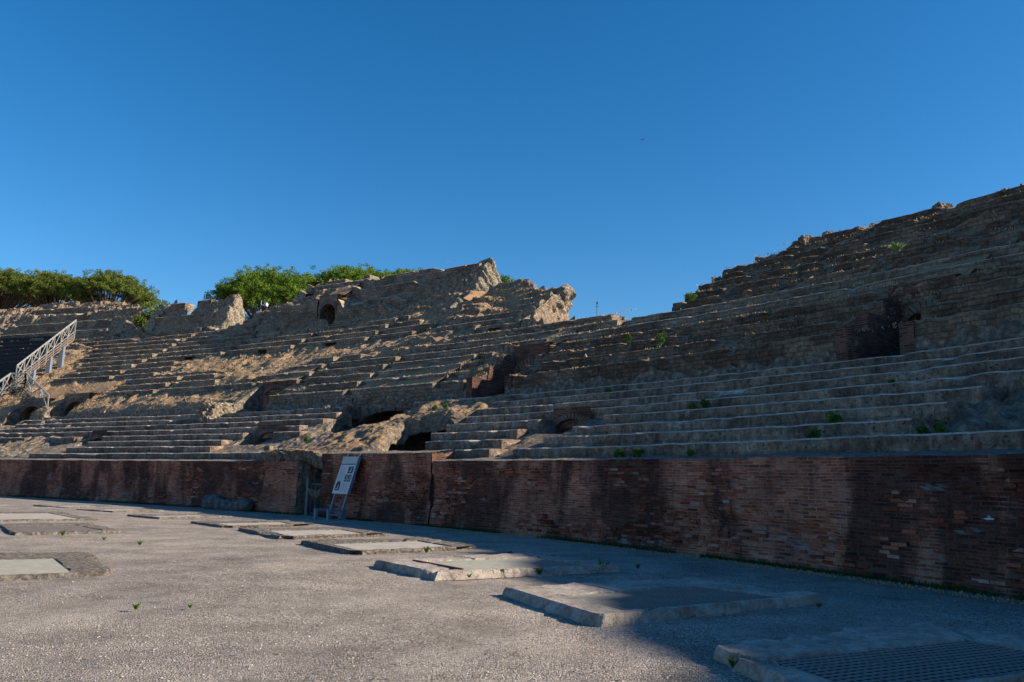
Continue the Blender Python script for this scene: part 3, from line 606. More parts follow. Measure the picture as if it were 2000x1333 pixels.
# the slumped shell of the vault itself, open below on its right
def shell():
    nv, nu, nb = 110, 70, 16; r = np.linspace(.15, 8.3, nv); rk = [.15, .9, 2, 3.2, 4.2, 4.9, 6, 8.3]
    sl = np.interp(r, rk, [-4.3, -4.0, -3.0, -2.3, -2.0, -1.9, -1.8, -1.7]); sr = np.interp(r, rk, [.9, 1.8, 1.9, .9, .6, 3.1, 3.8, 3.9])
    base = 2.30 + .40 * np.clip(r - .5, 0, None); base = np.minimum(base, 5.15); u = np.linspace(0, 1, nu)
    S = sl[:, None] + (sr - sl)[:, None] * u; Rr = np.repeat(r[:, None], nu, 1); bul = np.sin(np.pi * np.clip(u * .9 + .1, 0, 1)) ** .5
    H = base[:, None] + (bul * .24)[None] * (1 - .6 * sst(5, 8, r))[:, None]; thick = (.95 + .3 * np.sin(r * 2.1))[:, None] * (1 - .6 * sst(2.0, 3.0, r))[:, None]
    # right edge turns down and under
    t = np.linspace(0, 1, nb)[1:][None]; S2 = sr[:, None] + .22 * np.sin(np.pi * t) - 1.5 * sst(.55, 1, t); R2 = np.repeat(r[:, None], nb - 1, 1); H2 = H[:, -1:] - thick * np.sin(np.pi / 2 * np.minimum(1, t * 1.5)) - .1 * t
    S, Rr, H = (np.concatenate(q, 1) for q in ((S, S2), (Rr, R2), (H, H2)))
    # front edge comes down over the top of the wall
    fr = [(0.0, 0), (.05, -.25), (.22, -.50), (.55, -.58)]; Sf = np.stack([S[0]] * 3); Rf = np.stack([Rr[0] + a for a, b in fr[1:]]); Hf = np.stack([H[0] + b for a, b in fr[1:]])
    S, Rr, H = (np.concatenate(q, 0) for q in ((Sf[::-1], S), (Rf[::-1], Rr), (Hf[::-1], H)))
    P = W3(S, Rr, H); q = P.reshape(-1, 3); D = np.stack([fbm(q, .75, 3, k) * .36 + fbm(q, 2.6, 5, k + 3, .6) * .13 for k in (201, 211, 221)], -1).reshape(P.shape)
    P = P + D; mb = MB(); mb.grid(P, np.stack([S, Rr], -1), flip=False); mb.build('vault_shell', M['shell'], vault)
shell()
# dressed wall of the upper tier
def wallstrip(parent, s0, s1, r, hb, ht, mat, name, skip=()):
    ss = np.arange(s0, s1, .15); segs = []
    m = 22; S = np.repeat(ss[:, None], m, 1); T = ht(ss) if callable(ht) else np.full(len(ss), ht); H = hb + (T[:, None] - hb) * np.linspace(0, 1, m)[None]
    P = W3(S, r, H); d = fbm(P.reshape(-1, 3), 2.2, 4, 6).reshape(S.shape) * .09; P = W3(S, r + d, H)
    back = W3(ss, r + .8, T - .05); mb = MB()
    keep = np.ones(len(ss), bool)
    for a, b in skip: keep &= ~((ss > a) & (ss < b))
    F = gridfaces(len(ss), m); col_ = F[:, 0] // m; F = F[keep[col_] & keep[np.minimum(col_ + 1, len(ss) - 1)]][:, ::-1]
    mb.add(P, F, np.stack([S, H], -1)); G = np.stack([P[:, -1], back], 1); F2 = gridfaces(len(ss), 2)[:, ::-1]; F2 = F2[keep[F2[:, 0] // 2]]; mb.add(G, F2, np.stack([S[:, :2], H[:, :2]], -1))
    return mb.build(name, mat, parent)
wallstrip(upC, -28.4, -16.4, 20.5, 13.0, lambda s: 15.6 + .1 * np.sin(s * 1.7) - .95 * sst(-22.3, -21.5, s) - .9 * sst(-18.2, -16.4, s), M['tuff'], 'front_wall', skip=[(-24.35, -22.35)])

mt_ = lambda s: 5.85 + .22 * vnoise(np.stack([s * 1.1, s * 0, s * 0], -1), 3) + .15 * vnoise(np.stack([s * 4, s * 0, s * 0], -1), 4)
wallstrip(midR, 2.45, 17.3, 8.41, 5.15, mt_, M['lump'], 'mortar_footing'); wallstrip(midR, 19.0, 34, 8.41, 5.15, mt_, M['lump'], 'mortar_footing'); wallstrip(midL, -15.6, -8.2, 8.41, 5.15, mt_, M['lump'], 'mortar_footing')
# ------------------------------------------------------------------ brick podium wall
def podium(s0, s1, top, label, ds=.12, capside=None):
    ss = np.arange(s0, s1 + .01, ds); m = 40; base = empty('podium_wall', W3((s0 + s1) / 2, 0, 0).tolist(), label, 'brick wall')
    T = np.full(len(ss), top) + fbm(np.stack([ss, ss * 0, ss * 0], -1), .8, 4, 5) * .03
    S = np.repeat(ss[:, None], m, 1); H = -.1 + (T[:, None] + .1) * np.linspace(0, 1, m)[None]
    Q = np.stack([S, H * 1.6, S * 0], -1).reshape(-1, 3)
    hol = np.clip(fbm(Q, .9, 5, 12).reshape(S.shape) - .10, 0, 1) * .30 * sst(0, .3, H) * (1 - sst(top - .35, top - .12, H))
    d = fbm(Q, 2.4, 4, 13).reshape(S.shape) * .02; toe = .05 * (1 - sst(0, .5, H))
    P = W3(S, hol + d - toe, H); mb = MB(); mb.grid(P, np.stack([S, H], -1), flip=True); mb.build('brick_face', M['podium'], base)
    # worn zones: single bricks stand proud of, or are missing from, the face
    bm = MB(); BV = []; BF = []; BU = []; cnt = 0; rs_ = np.random.default_rng(int(abs(s0) * 10) + 3); a_, b_ = max(s0, -14), min(s1, 30)
    if b_ > a_:
        ch = .0745
        for q_ in range(2, int((top - .16) / ch)):
            x = a_ + rs_.random() * .2; z0 = q_ * ch + rs_.normal() * .004
            while x < b_ - .4:
                w_ = rs_.uniform(.16, .36); nzv = float(fbm(np.array([[x, z0 * 1.5, 3.3]]), .62, 4, 121)[0]); keep_ = nzv > -.02 and rs_.random() < .72 and z0 > .12
                if keep_:
                    ho = float(np.interp(x + w_ / 2, ss, (hol + d - toe)[:, min(m - 1, int((z0 + .1) / (top + .1) * (m - 1)))])); dep = -rs_.uniform(.0, .035) * min(1, nzv * 6 + .4)
                    c8 = [(x + .006, ho + dep + rs_.normal() * .004, z0 + .006), (x + w_ - .006, ho + dep + rs_.normal() * .004, z0 + .006), (x + w_ - .006 - rs_.random() * .02, ho + dep + rs_.normal() * .004, z0 + ch - .012), (x + .006 + rs_.random() * .02, ho + dep + rs_.normal() * .004, z0 + ch - .012)]
                    BV += c8 + [(a, ho + .05, c) for a, b, c in c8]; BF += [(k0 + cnt, k1 + cnt, k2 + cnt, k3 + cnt) for k0, k1, k2, k3 in ((0, 1, 2, 3), (0, 4, 5, 1), (3, 2, 6, 7), (0, 3, 7, 4), (1, 5, 6, 2))]; BU += [(rs_.random(), 0)] * 8; cnt += 8
                x += w_ + .008
    if cnt:
        BV = np.array(BV); mk('worn_bricks', W3(BV[:, 0], BV[:, 1], BV[:, 2]), BF, M['bricks3d'], base, BU)
    # coping and ledge, rising slightly to the first seat
    rr = np.array([0, .06, .3, .6, 1.05]); hh = np.array([0, .012, .04, .08, .13]); S = np.repeat(ss[:, None], 5, 1); Rr = np.repeat(rr[None], len(ss), 0); Hh = T[:, None] + hh[None]
    Rr[:, 0] = (hol + d)[:, -1]; P = W3(S, Rr, Hh); P[:, 1:, 2] += fbm(P[:, 1:].reshape(-1, 3), 2.5, 3, 7).reshape(len(ss), 4) * .03; mb = MB(); mb.grid(P, np.stack([S, Rr], -1), flip=True); mb.build('gravel_ledge', M['ledge'], base)
    for e, fl in ((0, False), (-1, True)):
        s = ss[e]; Rr, Hh = np.meshgrid(np.linspace(0.02, 1.3, 24), np.linspace(0, top, 34), indexing='ij'); P = W3(np.full_like(Rr, s), Rr, Hh)
        P = P + (fbm(P.reshape(-1, 3), 3, 4, 4).reshape(Rr.shape) * .12)[..., None]; mb = MB(); mb.grid(P, np.stack([Rr, Hh], -1), flip=fl); mb.build('wall_end', M['core'] if (e and s1 < 0) else M['brick'], base)
    return base
podium(-62, -1.15, 2.16, 'long low brick wall with black stains, left of the iron gate')
podium(.5, 7.56, 2.46, 'taller orange-red brick wall section behind the leaning information panel')
podium(7.56, 44, 2.16, 'long shaded dark red brick wall right of the information panel')

# ------------------------------------------------------------------ gate, panel, blocks
def rock(P0, size, seed, mat, name, parent=None, squash=(1, 1, .6), n=14, label=None, cat=None, group=None, rz=0, amp=.35):
    th = np.linspace(0, math.pi, n); ph = np.linspace(0, 2 * math.pi, 2 * n); T, Ph = np.meshgrid(th, ph, indexing='ij')
    D = np.stack([np.sin(T) * np.cos(Ph), np.sin(T) * np.sin(Ph), np.cos(T)], -1); D2 = np.sign(D) * abs(D) ** .75
    P = D2 * (1 + amp * fbm(D.reshape(-1, 3) + seed * 3.7, 1.4, 6, seed, .68).reshape(T.shape))[..., None] * np.array(squash) * size
    c, s = math.cos(rz), math.sin(rz); P = np.stack([P[..., 0] * c - P[..., 1] * s, P[..., 0] * s + P[..., 1] * c, P[..., 2]], -1) + np.array(P0)
    o = mk(name, P, gridfaces(*T.shape), mat, parent, np.stack([T, Ph], -1)); return tag(o, label, cat, group) if label else o
def bld(s, r, h): return W3(s, r, h).tolist()
g = empty('iron_gate', bld(-.14, .5, 0), 'low grey iron mesh gate closing the gap in the brick wall', 'gate')
fr = MB(); a0, a1, gr = -.55, .46, .30
for p, q in (((a0, 0.05), (a0, 1.25)), ((a1, .05), (a1, 1.25)), ((a0, 1.25), (a1, 1.25)), ((a0, .08), (a1, .08)), ((a0 + .3, .05), (a0 + .3, 1.25))): fr.bar(W3(p[0], gr, p[1]), W3(q[0], gr, q[1]), .055)
fr.build('gate_frame', M['iron'], g); ms = MB()
for i in range(12):
    t = i / 11; ms.bar(W3(a0 + (a1 - a0) * t, gr, .08), W3(a0 + (a1 - a0) * t, gr, 1.25), .010); 
    ms.bar(W3(a0, gr + .01, .08 + 1.17 * t), W3(a1, gr + .01, .08 + 1.17 * t), .010)
ms.build('gate_mesh', M['iron'], g)
po = MB(); po.bar(W3(a0 - .02, .1, 0), W3(a0 - .02, .1, 1.5), .09); po.build('gate_post', M['greypaint'], g)
gb = MB(); S, H = np.meshgrid(np.linspace(-1.2, .55, 14), np.linspace(0, 2.1, 22), indexing='ij'); P = W3(S, 1.35, H); P = P + (fbm(P.reshape(-1, 3), 2.5, 4, 5).reshape(S.shape) * .16)[..., None]; gb.grid(P, np.stack([S, H], -1), flip=True)
gb.build('rubble_body', M['core'], vault)
rock(bld(-3.3, .8, 2.36), 1.05, 8, M['shell'], 'vault_lump', vault, (1.35, .75, .34), 70, rz=TH(0), amp=.5)
rock(bld(-8.9, 8.0, 5.0), .7, 17, M['core'], 'vault_lump', vault, (1.1, 1.0, .6), 40, rz=.4, amp=.55); rock(bld(-19.2, 8.0, 5.2), 1.3, 19, M['core'], 'fallen_mortar_block', None, (.8, 1.2, .6), 60, 'sloping pale mortar block lying beside the small arched passage, half sunlit', 'masonry block', rz=TH(-18), amp=.5)
cb = MB(); c0 = W3(-4.95, 1.05, 2.4); t_ = TH(-5); cb.box(c0, .42, .42, .95, (math.cos(t_), math.sin(t_), 0), (-math.sin(t_), math.cos(t_), 0)); o = cb.build('stone_post', M['core']); tag(o, 'short square stone post at the right end of the lowest left seat row', 'stone post')
# reclining grey column piece against the wall
cp = MB(); n = 22; ss = np.linspace(-7.6, -4.15, n); pts = [W3(s, -.32, .22 + .14 * math.exp(-((s + 7.0) / .4) ** 2) - .05 * math.sin((s + 7.6) * 1.2)) for s in ss]
cp.tube(pts, [.27 + .05 * math.sin(i * 1.9) + (.07 if i < 6 else 0) - (.14 if i in (0, n - 1) else 0) for i in range(n)], 14)
o = cp.build('stone_column_drum', M['stonegrey'], smooth=True); tag(o, 'rough grey stone column piece lying on the ground against the stained brick wall', 'stone block')

# information panel leaning back against the wall
def infopanel():
    s_c, r_b, r_t, Hh = 2.75, -.86, -.14, 2.28; t = TH(s_c); T = np.array([math.cos(t), math.sin(t), 0]); N = np.array([-math.sin(t), math.cos(t), 0])
    up = N * (r_t - r_b) + np.array([0, 0, Hh]); L = np.linalg.norm(up); up /= L; nrm = np.cross(T, up)      # nrm points to the arena
    if nrm @ N > 0: nrm = -nrm
    b = W3(s_c, r_b, .06); e = empty('information_panel', W3(s_c, r_b, 0).tolist(), 'tall pale information panel on a grey stand leaning back against the brick wall', 'sign')
    q = lambda x, y, z=0: b + T * x + up * y + nrm * z
    p0, p1, w = .92, L - .02, .50
    f = MB(); f.box(q(0, (p0 + p1) / 2, 0), 2 * w, p1 - p0, .06, T, up, nrm); f.build('panel_board', M['panel'], e)
    st = MB()
    for x in (-w + .12, w - .1): st.bar(q(x, .0, -.06), q(x, L + .10, -.06), .10, .06, up=nrm)
    st.bar(q(-w + .1, .12, -.04), q(w - .08, .12, -.04), .12, .05, up=up); st.bar(q(w + .0, p0, -.04), q(w + .0, p1, -.04), .03, .10, up=nrm); st.build('stand', M['greypaint'], e)
    for sx in (-w - .10, w - .24):   # two inverted-U feet
        ft = MB(); c = W3(s_c, r_b, 0) + T * (sx + .02)
        for dn in (-.36, .30): ft.box(c + N * dn + T * .02 + np.array([0, 0, .15]), .12, .10, .30, T, N)
        ft.box(c + N * -.03 + np.array([0, 0, .34]), .13, .76, .09, T, N); ft.build('foot', M['greypaint'], e)
    h = MB(); h.box(q(0, p1 - .14, .034), 2 * w - .03, .24, .006, T, up, nrm); h.build('header', M['headpaint'], e)
    h = MB(); h.box(q(0, p1 - .30, .034), 2 * w - .03, .045, .006, T, up, nrm); h.build('green_band', M['teal'], e)
    def img(x0, x1, y0, y1, arch=False):
        k = MB(); cx, cy = (x0 + x1) / 2, (y0 + y1) / 2; k.box(q(cx, cy, .034), x1 - x0, y1 - y0, .006, T, up, nrm)
        if arch:
            V = [q(cx + (x1 - x0) / 2 * math.cos(a), y1 + (x1 - x0) * .45 * math.sin(a), .037) for a in np.linspace(0, math.pi, 12)]; k.add(V, [tuple(range(12))])
        k.build('picture', M['ink'], e)
        k = MB()
        k.box(q(cx + .03, cy, .039), (x1 - x0) * .22, (y1 - y0) * .7, .003, T, up, nrm); k.box(q(cx - .04, cy - (y1 - y0) * .25, .039), (x1 - x0) * .35, (y1 - y0) * .16, .003, T, up, nrm); k.build('picture_light_area', M['greytext'], e)
    img(.10, .42, p1 - .66, p1 - .39); img(.03, .20, p1 - .98, p1 - .71); img(.24, .43, p1 - .98, p1 - .71); img(-.40, -.12, p0 + .12, p0 + .36, True)
    for x0, x1, y0, y1 in ((-.44, -.02, p1 - .98, p1 - .40), (-.44, -.02, p0 + .48, p1 - 1.04), (.06, .20, p1 - 1.16, p1 - 1.05), (-.04, .42, p0 + .08, p0 + .40), (-.42, .10, p1 - .10, p1 - .05), (-.42, -.02, p1 - .19, p1 - .15)):
        y = y1; tx = MB()
        while y > y0:
            xe = x1 - random.random() * .08 * (x1 - x0) * 3; tx.box(q((x0 + xe) / 2, y, .0385), xe - x0, .011, .002, T, up, nrm); y -= .030
        if tx.n: tx.build('text_block', M['greytext'], e)
infopanel()

# ------------------------------------------------------------------ framed openings in the arena floor
def m_grate(name, c1, c2, cell):
    t = NT(name); uv = t.uv(); bc, bf = t.brick(uv, cell, cell, cell * .17, offset=0, c1=(.3, .3, .3), c2=(.7, .7, .7), cm=(1, 1, 1), smooth=.1)
    n = t.noise(t.obj(), 3, 5, .7); c = t.mix(t.ramp(n, [(.35, 0.0), (.7, 1.0)]), c1, c2); c = t.mix(t.ramp(bf, [(0, 1.0), (1, 0.0)]), c, tuple(x * .22 for x in c1)); t.b.inputs['Specular IOR Level'].default_value = .03; t.b.inputs['Metallic'].default_value = .0
    return t.out(c, bf, .8, .01, .6)
M['bars'] = m_simple('dull_steel', (.19, .20, .185), (.27, .275, .255), 5, .9, .2); M['bars'].node_tree.nodes['Principled BSDF'].inputs['Specular IOR Level'].default_value = .05
M['slab_far'] = m_rubble('gravelly_frame', (.19, .165, .14), (.31, .27, .23), (.43, .38, .33), scale=2.2)
M['grate'] = m_grate('steel_grate', (.17, .18, .18), (.26, .26, .25), .085); M['cover'] = m_simple('sheet_cover', (.30, .27, .225), (.42, .38, .33), 2.2, .95, .3); M['cover2'] = m_simple('dark_sheet_cover', (.12, .105, .09), (.19, .17, .145), 3, .8, .3)
SL = [
 ('nearest and largest framed floor opening at lower right, grey grate fully in shade', [(1.94, 7.91), (4.64, 9.54), (5.81, 7.86), (2.27, 5.88)], [(2.25, 7.38), (4.6, 8.55), (5.22, 7.55), (2.62, 6.22)], 'grate'),
 ('stone framed floor opening with grey grate, second from the front, only its left corner sunlit', [(-.03, 11.91), (2.94, 13.53), (4.32, 11.71), (1.09, 9.57)], [(.78, 11.25), (2.75, 12.55), (3.74, 11.45), (1.36, 9.95)], 'grate'),
 ('stone framed floor opening with ridged grate, half sunlit and half shaded, bright weed at its right tip', [(-2.37, 15.19), (.5, 17.2), (1.99, 15.2), (-1.11, 13.44)], [(-1.68, 15.1), (.58, 16.4), (1.41, 15.0), (-.72, 13.8)], 'grate'),
 ('stone framed floor opening with smooth pale cover, shadow edge across its right corner', [(-4.86, 19.84), (-2.14, 21.55), (-.74, 19.32), (-3.32, 17.52)], [(-4.0, 19.0), (-2.2, 20.5), (-1.15, 18.8), (-3.0, 17.4)], 'cover'),
 ('stone framed floor opening with buff cover, just in front of the information panel shadow', [(-7.68, 23.96), (-4.92, 25.28), (-3.33, 23.19), (-5.71, 21.1)], [(-6.6, 23.1), (-4.8, 24.2), (-3.8, 22.6), (-5.4, 21.2)], 'cover'),
 ('flat framed floor opening nearest the iron gate, sunlit, with a ragged right corner', [(-10.14, 26.84), (-7.67, 28.8), (-6.26, 27.13), (-8.47, 24.93)], [(-9.1, 26.2), (-7.5, 27.6), (-6.7, 26.2), (-8.2, 25.0)], 'cover'),
 ('flat pale framed floor opening in front of the grey column piece', [(-13.81, 30.4), (-11.8, 32.4), (-10.27, 31.2), (-12.07, 29.0)], [(-12.9, 29.9), (-11.6, 31.3), (-10.9, 30.6), (-12.1, 29.2)], 'cover'),
 ('far flat framed floor opening, third from the last along the wall', [(-17.59, 34.13), (-16.04, 36.2), (-14.39, 34.9), (-15.63, 33.05)], [(-16.9, 33.9), (-15.9, 35.3), (-15.0, 34.5), (-15.9, 33.2)], 'cover'),
 ('farthest flat framed floor opening near the left end of the brick wall', [(-21.04, 37.07), (-19.16, 38.91), (-17.63, 37.5), (-18.78, 35.5)], [(-20.3, 36.7), (-19.1, 38.1), (-18.2, 37.2), (-19.0, 35.9)], 'cover'),
 ('wide pale covered floor opening at the left edge, beyond the brown one', [(-19.37, 29.6), (-16.9, 31.6), (-13.43, 27.44), (-16.08, 25.3)], [(-18.4, 29.0), (-16.6, 30.3), (-13.9, 27.2), (-15.9, 25.7)], 'cover'),
 ('brown covered floor opening at left with a dark stone at its corner', [(-14.32, 23.57), (-12.42, 25.08), (-10.15, 22.04), (-11.98, 20.48)], [(-13.6, 22.9), (-12.4, 24.1), (-10.6, 22.0), (-12.0, 20.9)], 'cover2'),
 ('floor opening with ribbed green-grey sheet at the lower left edge', [(-9.95, 15.4), (-8.0, 16.1), (-6.15, 13.15), (-7.8, 12.0)], [(-9.0, 14.3), (-8.0, 14.9), (-6.62, 12.9), (-7.6, 12.3)], 'grate')]
def bil(Q, u, v): Q = np.array(Q, float); return Q[0] * (1 - u) * (1 - v) + Q[1] * u * (1 - v) + Q[2] * u * v + Q[3] * (1 - u) * v
for i, (lab, oq, iq, cm) in enumerate(SL):
    c = np.mean(oq, 0); e = empty('floor_opening', (c[0], c[1], 0), lab, 'floor opening', 'stone framed openings in the arena floor'); D = np.linalg.norm(c); hT = (.13, .12, .13, .09, .085, .07, .055, .05, .05, .06, .075, .07)[i]
    st = .05 if D < 20 else .12
    mb = MB(); O, I = np.array(oq, float), np.array(iq, float)
    for k in range(4):
        a, b, ia, ib = O[k], O[(k + 1) % 4], I[k], I[(k + 1) % 4]; n = max(8, int(np.linalg.norm(b - a) / st)); t = np.linspace(0, 1, n)[:, None]
        A = a + (b - a) * t; B = ia + (ib - ia) * t; outw = (A - B); outw /= np.linalg.norm(outw, axis=1)[:, None]
        prof = [(0, -.05, .05), (0, .35, .03), (0, .85, .0), (.03, 1.0, 0), (.2, 1, 0), (.5, 1.0, 0), (.8, 1, 0), (.985, 1.0, 0), (1, .5, 0), (1, -.05, 0)]
        PP = []
        for w, h, o_ in prof:
            q = A + (B - A) * w + outw * o_; PP.append(np.concatenate([q, np.full((n, 1), h * hT)], 1))
        P = np.stack(PP, 1); q = P.reshape(-1, 3)
        nz = fbm(q, 1.7, 4, 3 + i).reshape(P.shape[:2]); nf = fbm(q, 7, 3, 5).reshape(P.shape[:2])
        edge = np.array([1, 1, 1, 1, .3, .1, .25, .5, .4, 0])[None]
        P[..., :2] += (outw[:, None, :] * (np.minimum(nz, .25) * .22 + nf * .07)[..., None]) * edge[..., None] * np.minimum(1, np.minimum(t, 1 - t) * 12).reshape(-1, 1, 1) ** .5
        gaps = np.clip(1 - abs(fbm(np.concatenate([A, A[:, :1] * 0], 1), .55, 1, 40 + k)) * 22, 0, 1)[:, None] * .05
        P[..., 2] += (nz * .026 + nf * .016) * np.array([0, .5, 1, 1, .7, .6, .7, .6, .3, 0])[None] - gaps
        mb.grid(P, None, flip=False)
    mb.build('stone_frame', M['slab'] if i < 3 else M['slab_far'], e)
    gq = I + (I - I.mean(0)) * .012; L1 = np.linalg.norm(I[1] - I[0]); L2 = np.linalg.norm(I[3] - I[0]); mb = MB()
    z = hT * .80
    mb.add(np.concatenate([gq, np.full((4, 1), z)], 1), [(0, 1, 2, 3)] if True else [], [(0, 0), (L1, 0), (L1, L2), (0, L2)])
    mb.add(np.concatenate([gq, np.full((4, 1), z - .03)], 1), [(3, 2, 1, 0)])
    mb.build('grate' if cm == 'grate' else 'cover', M[cm], e)
    if i in (1, 2, 0, 11):   # real bearing bars standing on the near grates
        br = MB(); nb = int(L2 / .085 / (1 if D < 13 else 1)); 
        for q in range(1, nb):
            v = q / nb; a = bil(I, 0.01, v); b = bil(I, .99, v); br.bar((a[0], a[1], z + .006), (b[0], b[1], z + .006), .010, .012)
        br.build('grate_bars', M['bars'], e)
    if i in (2, 11):
        eb = MB(); a, b = I[0], I[3]; eb.bar((a[0], a[1], z + .03), (b[0], b[1], z + .03), .03, .04); eb.build('rusty_edge', m_simple('rust', (.10, .035, .02), (.2, .08, .04), 9), e)
rock((-13.9, 21.6, .12), .32, 31, M['stonegrey'], 'stone_block', None, (1.2, .8, .7), 12, 'dark squat stone at the corner of the brown covered opening', 'stone')

# ------------------------------------------------------------------ black bench boards far left
bw = empty('bench_seating', bld(-60, 13, 9.6), 'black slatted bench rows laid over the stone steps behind the metal stairs', 'benches')
for k in range(4, 16):
    r, ht = KR(k); s1 = -52.5 - (k - 5) * .45
    row('bench_row', r - .12, ht - .61, ht + .12, r + .98, -78, s1, M['blackwood'], bw, erode=0, amp=.004, ds=.6)

# ------------------------------------------------------------------ metal staircase
stair = empty('metal_staircase', bld(-50, 12.5, 7.5), 'pale metal and timber staircase with cross-braced railings climbing over the seats at the far left', 'staircase')
def flight(A0, A1, width_dir, n, posts, deck=True, rail_h=1.25, legs=()):
    A0, A1 = np.array(A0, float), np.array(A1, float); w = np.array(width_dir, float)
    fl = MB(); up = np.array([0, 0, 1.])
    fl_o = None
    st = MB()
    for o in (0, 1):
        a, b = A0 + w * o, A1 + w * o
        d = (b - a) / np.linalg.norm(b - a); side = np.cross(d, up); side /= np.linalg.norm(side)
        for dz, th in ((-.12, .20), (-.36, .20), (-.60, .20)): st.bar(a + up * dz, b + up * dz, .05, th, up=side)
    str_o = st.build('stringer', M['plank'], stair)
    tr = MB()
    for i in range(n):
        t = (i + .5) / n; c = A0 + (A1 - A0) * t + w / 2; d = (A1 - A0); d[2] = 0; d = d / (np.linalg.norm(d) + 1e-9); tr.box(c, np.linalg.norm(w), .3, .04, w / np.linalg.norm(w), d)
    tr.build('treads', M['plank'], stair)
    for o in (0, 1):
        rl = MB(); a, b = A0 + w * o, A1 + w * o; P = [a + (b - a) * i / posts for i in range(posts + 1)]
        for p in P: rl.bar(p - up * .65, p + up * rail_h, .07)
        rl.bar(P[0] + up * rail_h, P[-1] + up * rail_h, .08)
        rl.bar(P[0] + up * .12, P[-1] + up * .12, .05)
        for i in range(posts):
            if i % 2 == 0: rl.bar(P[i] + up * .12, P[i + 1] + up * rail_h, .045); rl.bar(P[i] + up * rail_h, P[i + 1] + up * .12, .045)
            else: rl.bar(P[i] + up * .12, P[i + 1] + up * rail_h, .045)
        rl.build('railing', M['metal'], stair)
    for t in legs:
        for o in (0, 1):
            p = A0 + (A1 - A0) * t + w * o; lg = MB(); lg.bar(p - up * 3.2, p - up * .5, .34, .34); lg.build('leg', M['greypaint'], stair)
def at(px, py, D):   # a point D metres away in depth, for far scenery
    a = (px - 1000) / 1600; b = -(py - 666.5) / 1600; c, s = math.cos(ROLL), math.sin(ROLL); a, b = c * a - s * b, s * a + c * b
    d = np.array([a, math.cos(PITCH) - math.sin(PITCH) * b, math.sin(PITCH) + math.cos(PITCH) * b]); p = d * (D / d[1]); return p[0], p[1], p[2] + EYE
wd = np.array([-.52, .85, 0]) * .95
P1, P2 = np.array(at(30, 741, 72.0)), np.array(at(146, 650, 76.8))
flight(P1, P2, wd, 26, 8, legs=(.30, .58, .80))
Q0, Q1, Q2, Q3 = (np.array(at(*q)) for q in ((18, 757, 71.0), (48, 757, 71.0), (92, 803, 64.5), (-42, 800, 66.5)))
flight(Q0, Q1, wd, 5, 2, legs=(.1, .9)); flight(Q1, Q2, wd, 10, 3); flight(Q0, Q3, wd, 12, 4, legs=(.5,))

# ------------------------------------------------------------------ foliage
def leaves(centers, n_each, spread, size, mat, name, parent=None, flat=.6, up=.3, loc=None):
    C_ = np.repeat(np.asarray(centers, float), n_each, 0); N = len(C_); d = RNG.normal(size=(N, 3)); d /= np.linalg.norm(d, axis=1)[:, None]
    rad = RNG.random(N) ** .45; P = C_ + d * rad[:, None] * np.asarray(spread) * np.array([1, 1, flat]) if np.isscalar(spread) else C_ + d * rad[:, None] * spread
    a = RNG.normal(size=(N, 3)); a[:, 2] += up; a /= np.linalg.norm(a, axis=1)[:, None]; b = np.cross(a, RNG.normal(size=(N, 3))); b /= np.linalg.norm(b, axis=1)[:, None]
    s = size * (.5 + RNG.random(N))[:, None]; V = np.stack([P - a * s, P + b * s * .35, P + a * s, P - b * s * .35], 1)
    F = np.arange(N * 4).reshape(N, 4); return mk(name, V, F, mat, parent)
def pine(x, y, top, R, H, label, mat, seed, trunk=True, group=None, nl=None, lean=(0, 0)):
    """umbrella pine: flat domed crown of leafy tufts on fanned limbs"""
    rg = np.random.default_rng(seed); e = empty('pine_tree', (x, y, 0), label, 'pine tree', group); tr = MB(); zb = top - H
    fork = np.array([x + lean[0], y + lean[1], zb - R * .35]); tr.tube([(x, y, 0), (x + .3, y, fork[2] * .5), fork], [.5, .42, .34], 8)
    n = nl or int(60 + R * R * 4.0); tufts = []
    for i in range(n):
        a = rg.random() * 2 * math.pi; q = math.sqrt(rg.random()) ; rr = R * q * (1 + .12 * math.sin(3 * a + seed)); zt = top - .45 - H * .50 * q ** 2.6 - rg.random() ** 2.2 * H * .30
        c = np.array([x + lean[0] + rr * math.cos(a), y + lean[1] + rr * math.sin(a), zt]); tufts.append((c, rg.uniform(.75, 1.35)))
        if i % 2 == 0:
            m = fork + (c - fork) * .55 + np.array([0, 0, -.35 * rg.random()]) ; tr.tube([fork + (c - fork) * .02, m, c - [0, 0, .2]], [.14, .075, .03], 5)
    tr.build('trunk', M['bark'], e)
    cs = np.array([t[0] for t in tufts]); sub = np.repeat(cs, 8, 0) + rg.normal(size=(len(cs) * 8, 3)) * np.array([.75, .75, .34]) * (R / 6) ** .5
    leaves(sub, 58, .42, .095, mat, 'crown', e, flat=.7, up=.5)
for px, py, D, R, H, lab, mt, sd in (
    (5, 531, 108, 6.0, 4.6, 'leftmost umbrella pine, olive crown cut by the picture edge', 'pine2', 3), (112, 536, 106, 4.6, 4.4, 'middle umbrella pine of the left clump, slightly lower olive crown', 'pine2', 4),
    (218, 537, 104, 5.0, 4.8, 'umbrella pine at the right of the left clump, crown drooping towards the gap', 'pine2', 5)):
    x, y, z = at(px, py, D); pine(x, y, z, R, H, lab, M[mt], sd, group='umbrella pines behind the far left ruin')
x, y, z = at(548, 529, 92); pine(x, y, z, 6.2, 7.2, 'full bright green umbrella pine behind the loudspeaker pole', M['pine'], 9, lean=(0, 0))
x, y, z = at(462, 553, 90); pine(x, y, z, 1.9, 1.9, 'small green side crown sticking out left of the big umbrella pine', M['pine'], 10, nl=40)
x, y, z = at(700, 531, 96); pine(x, y, z, 5.4, 3.4, 'bright green pine top showing just over the central ruin', M['pine'], 11)
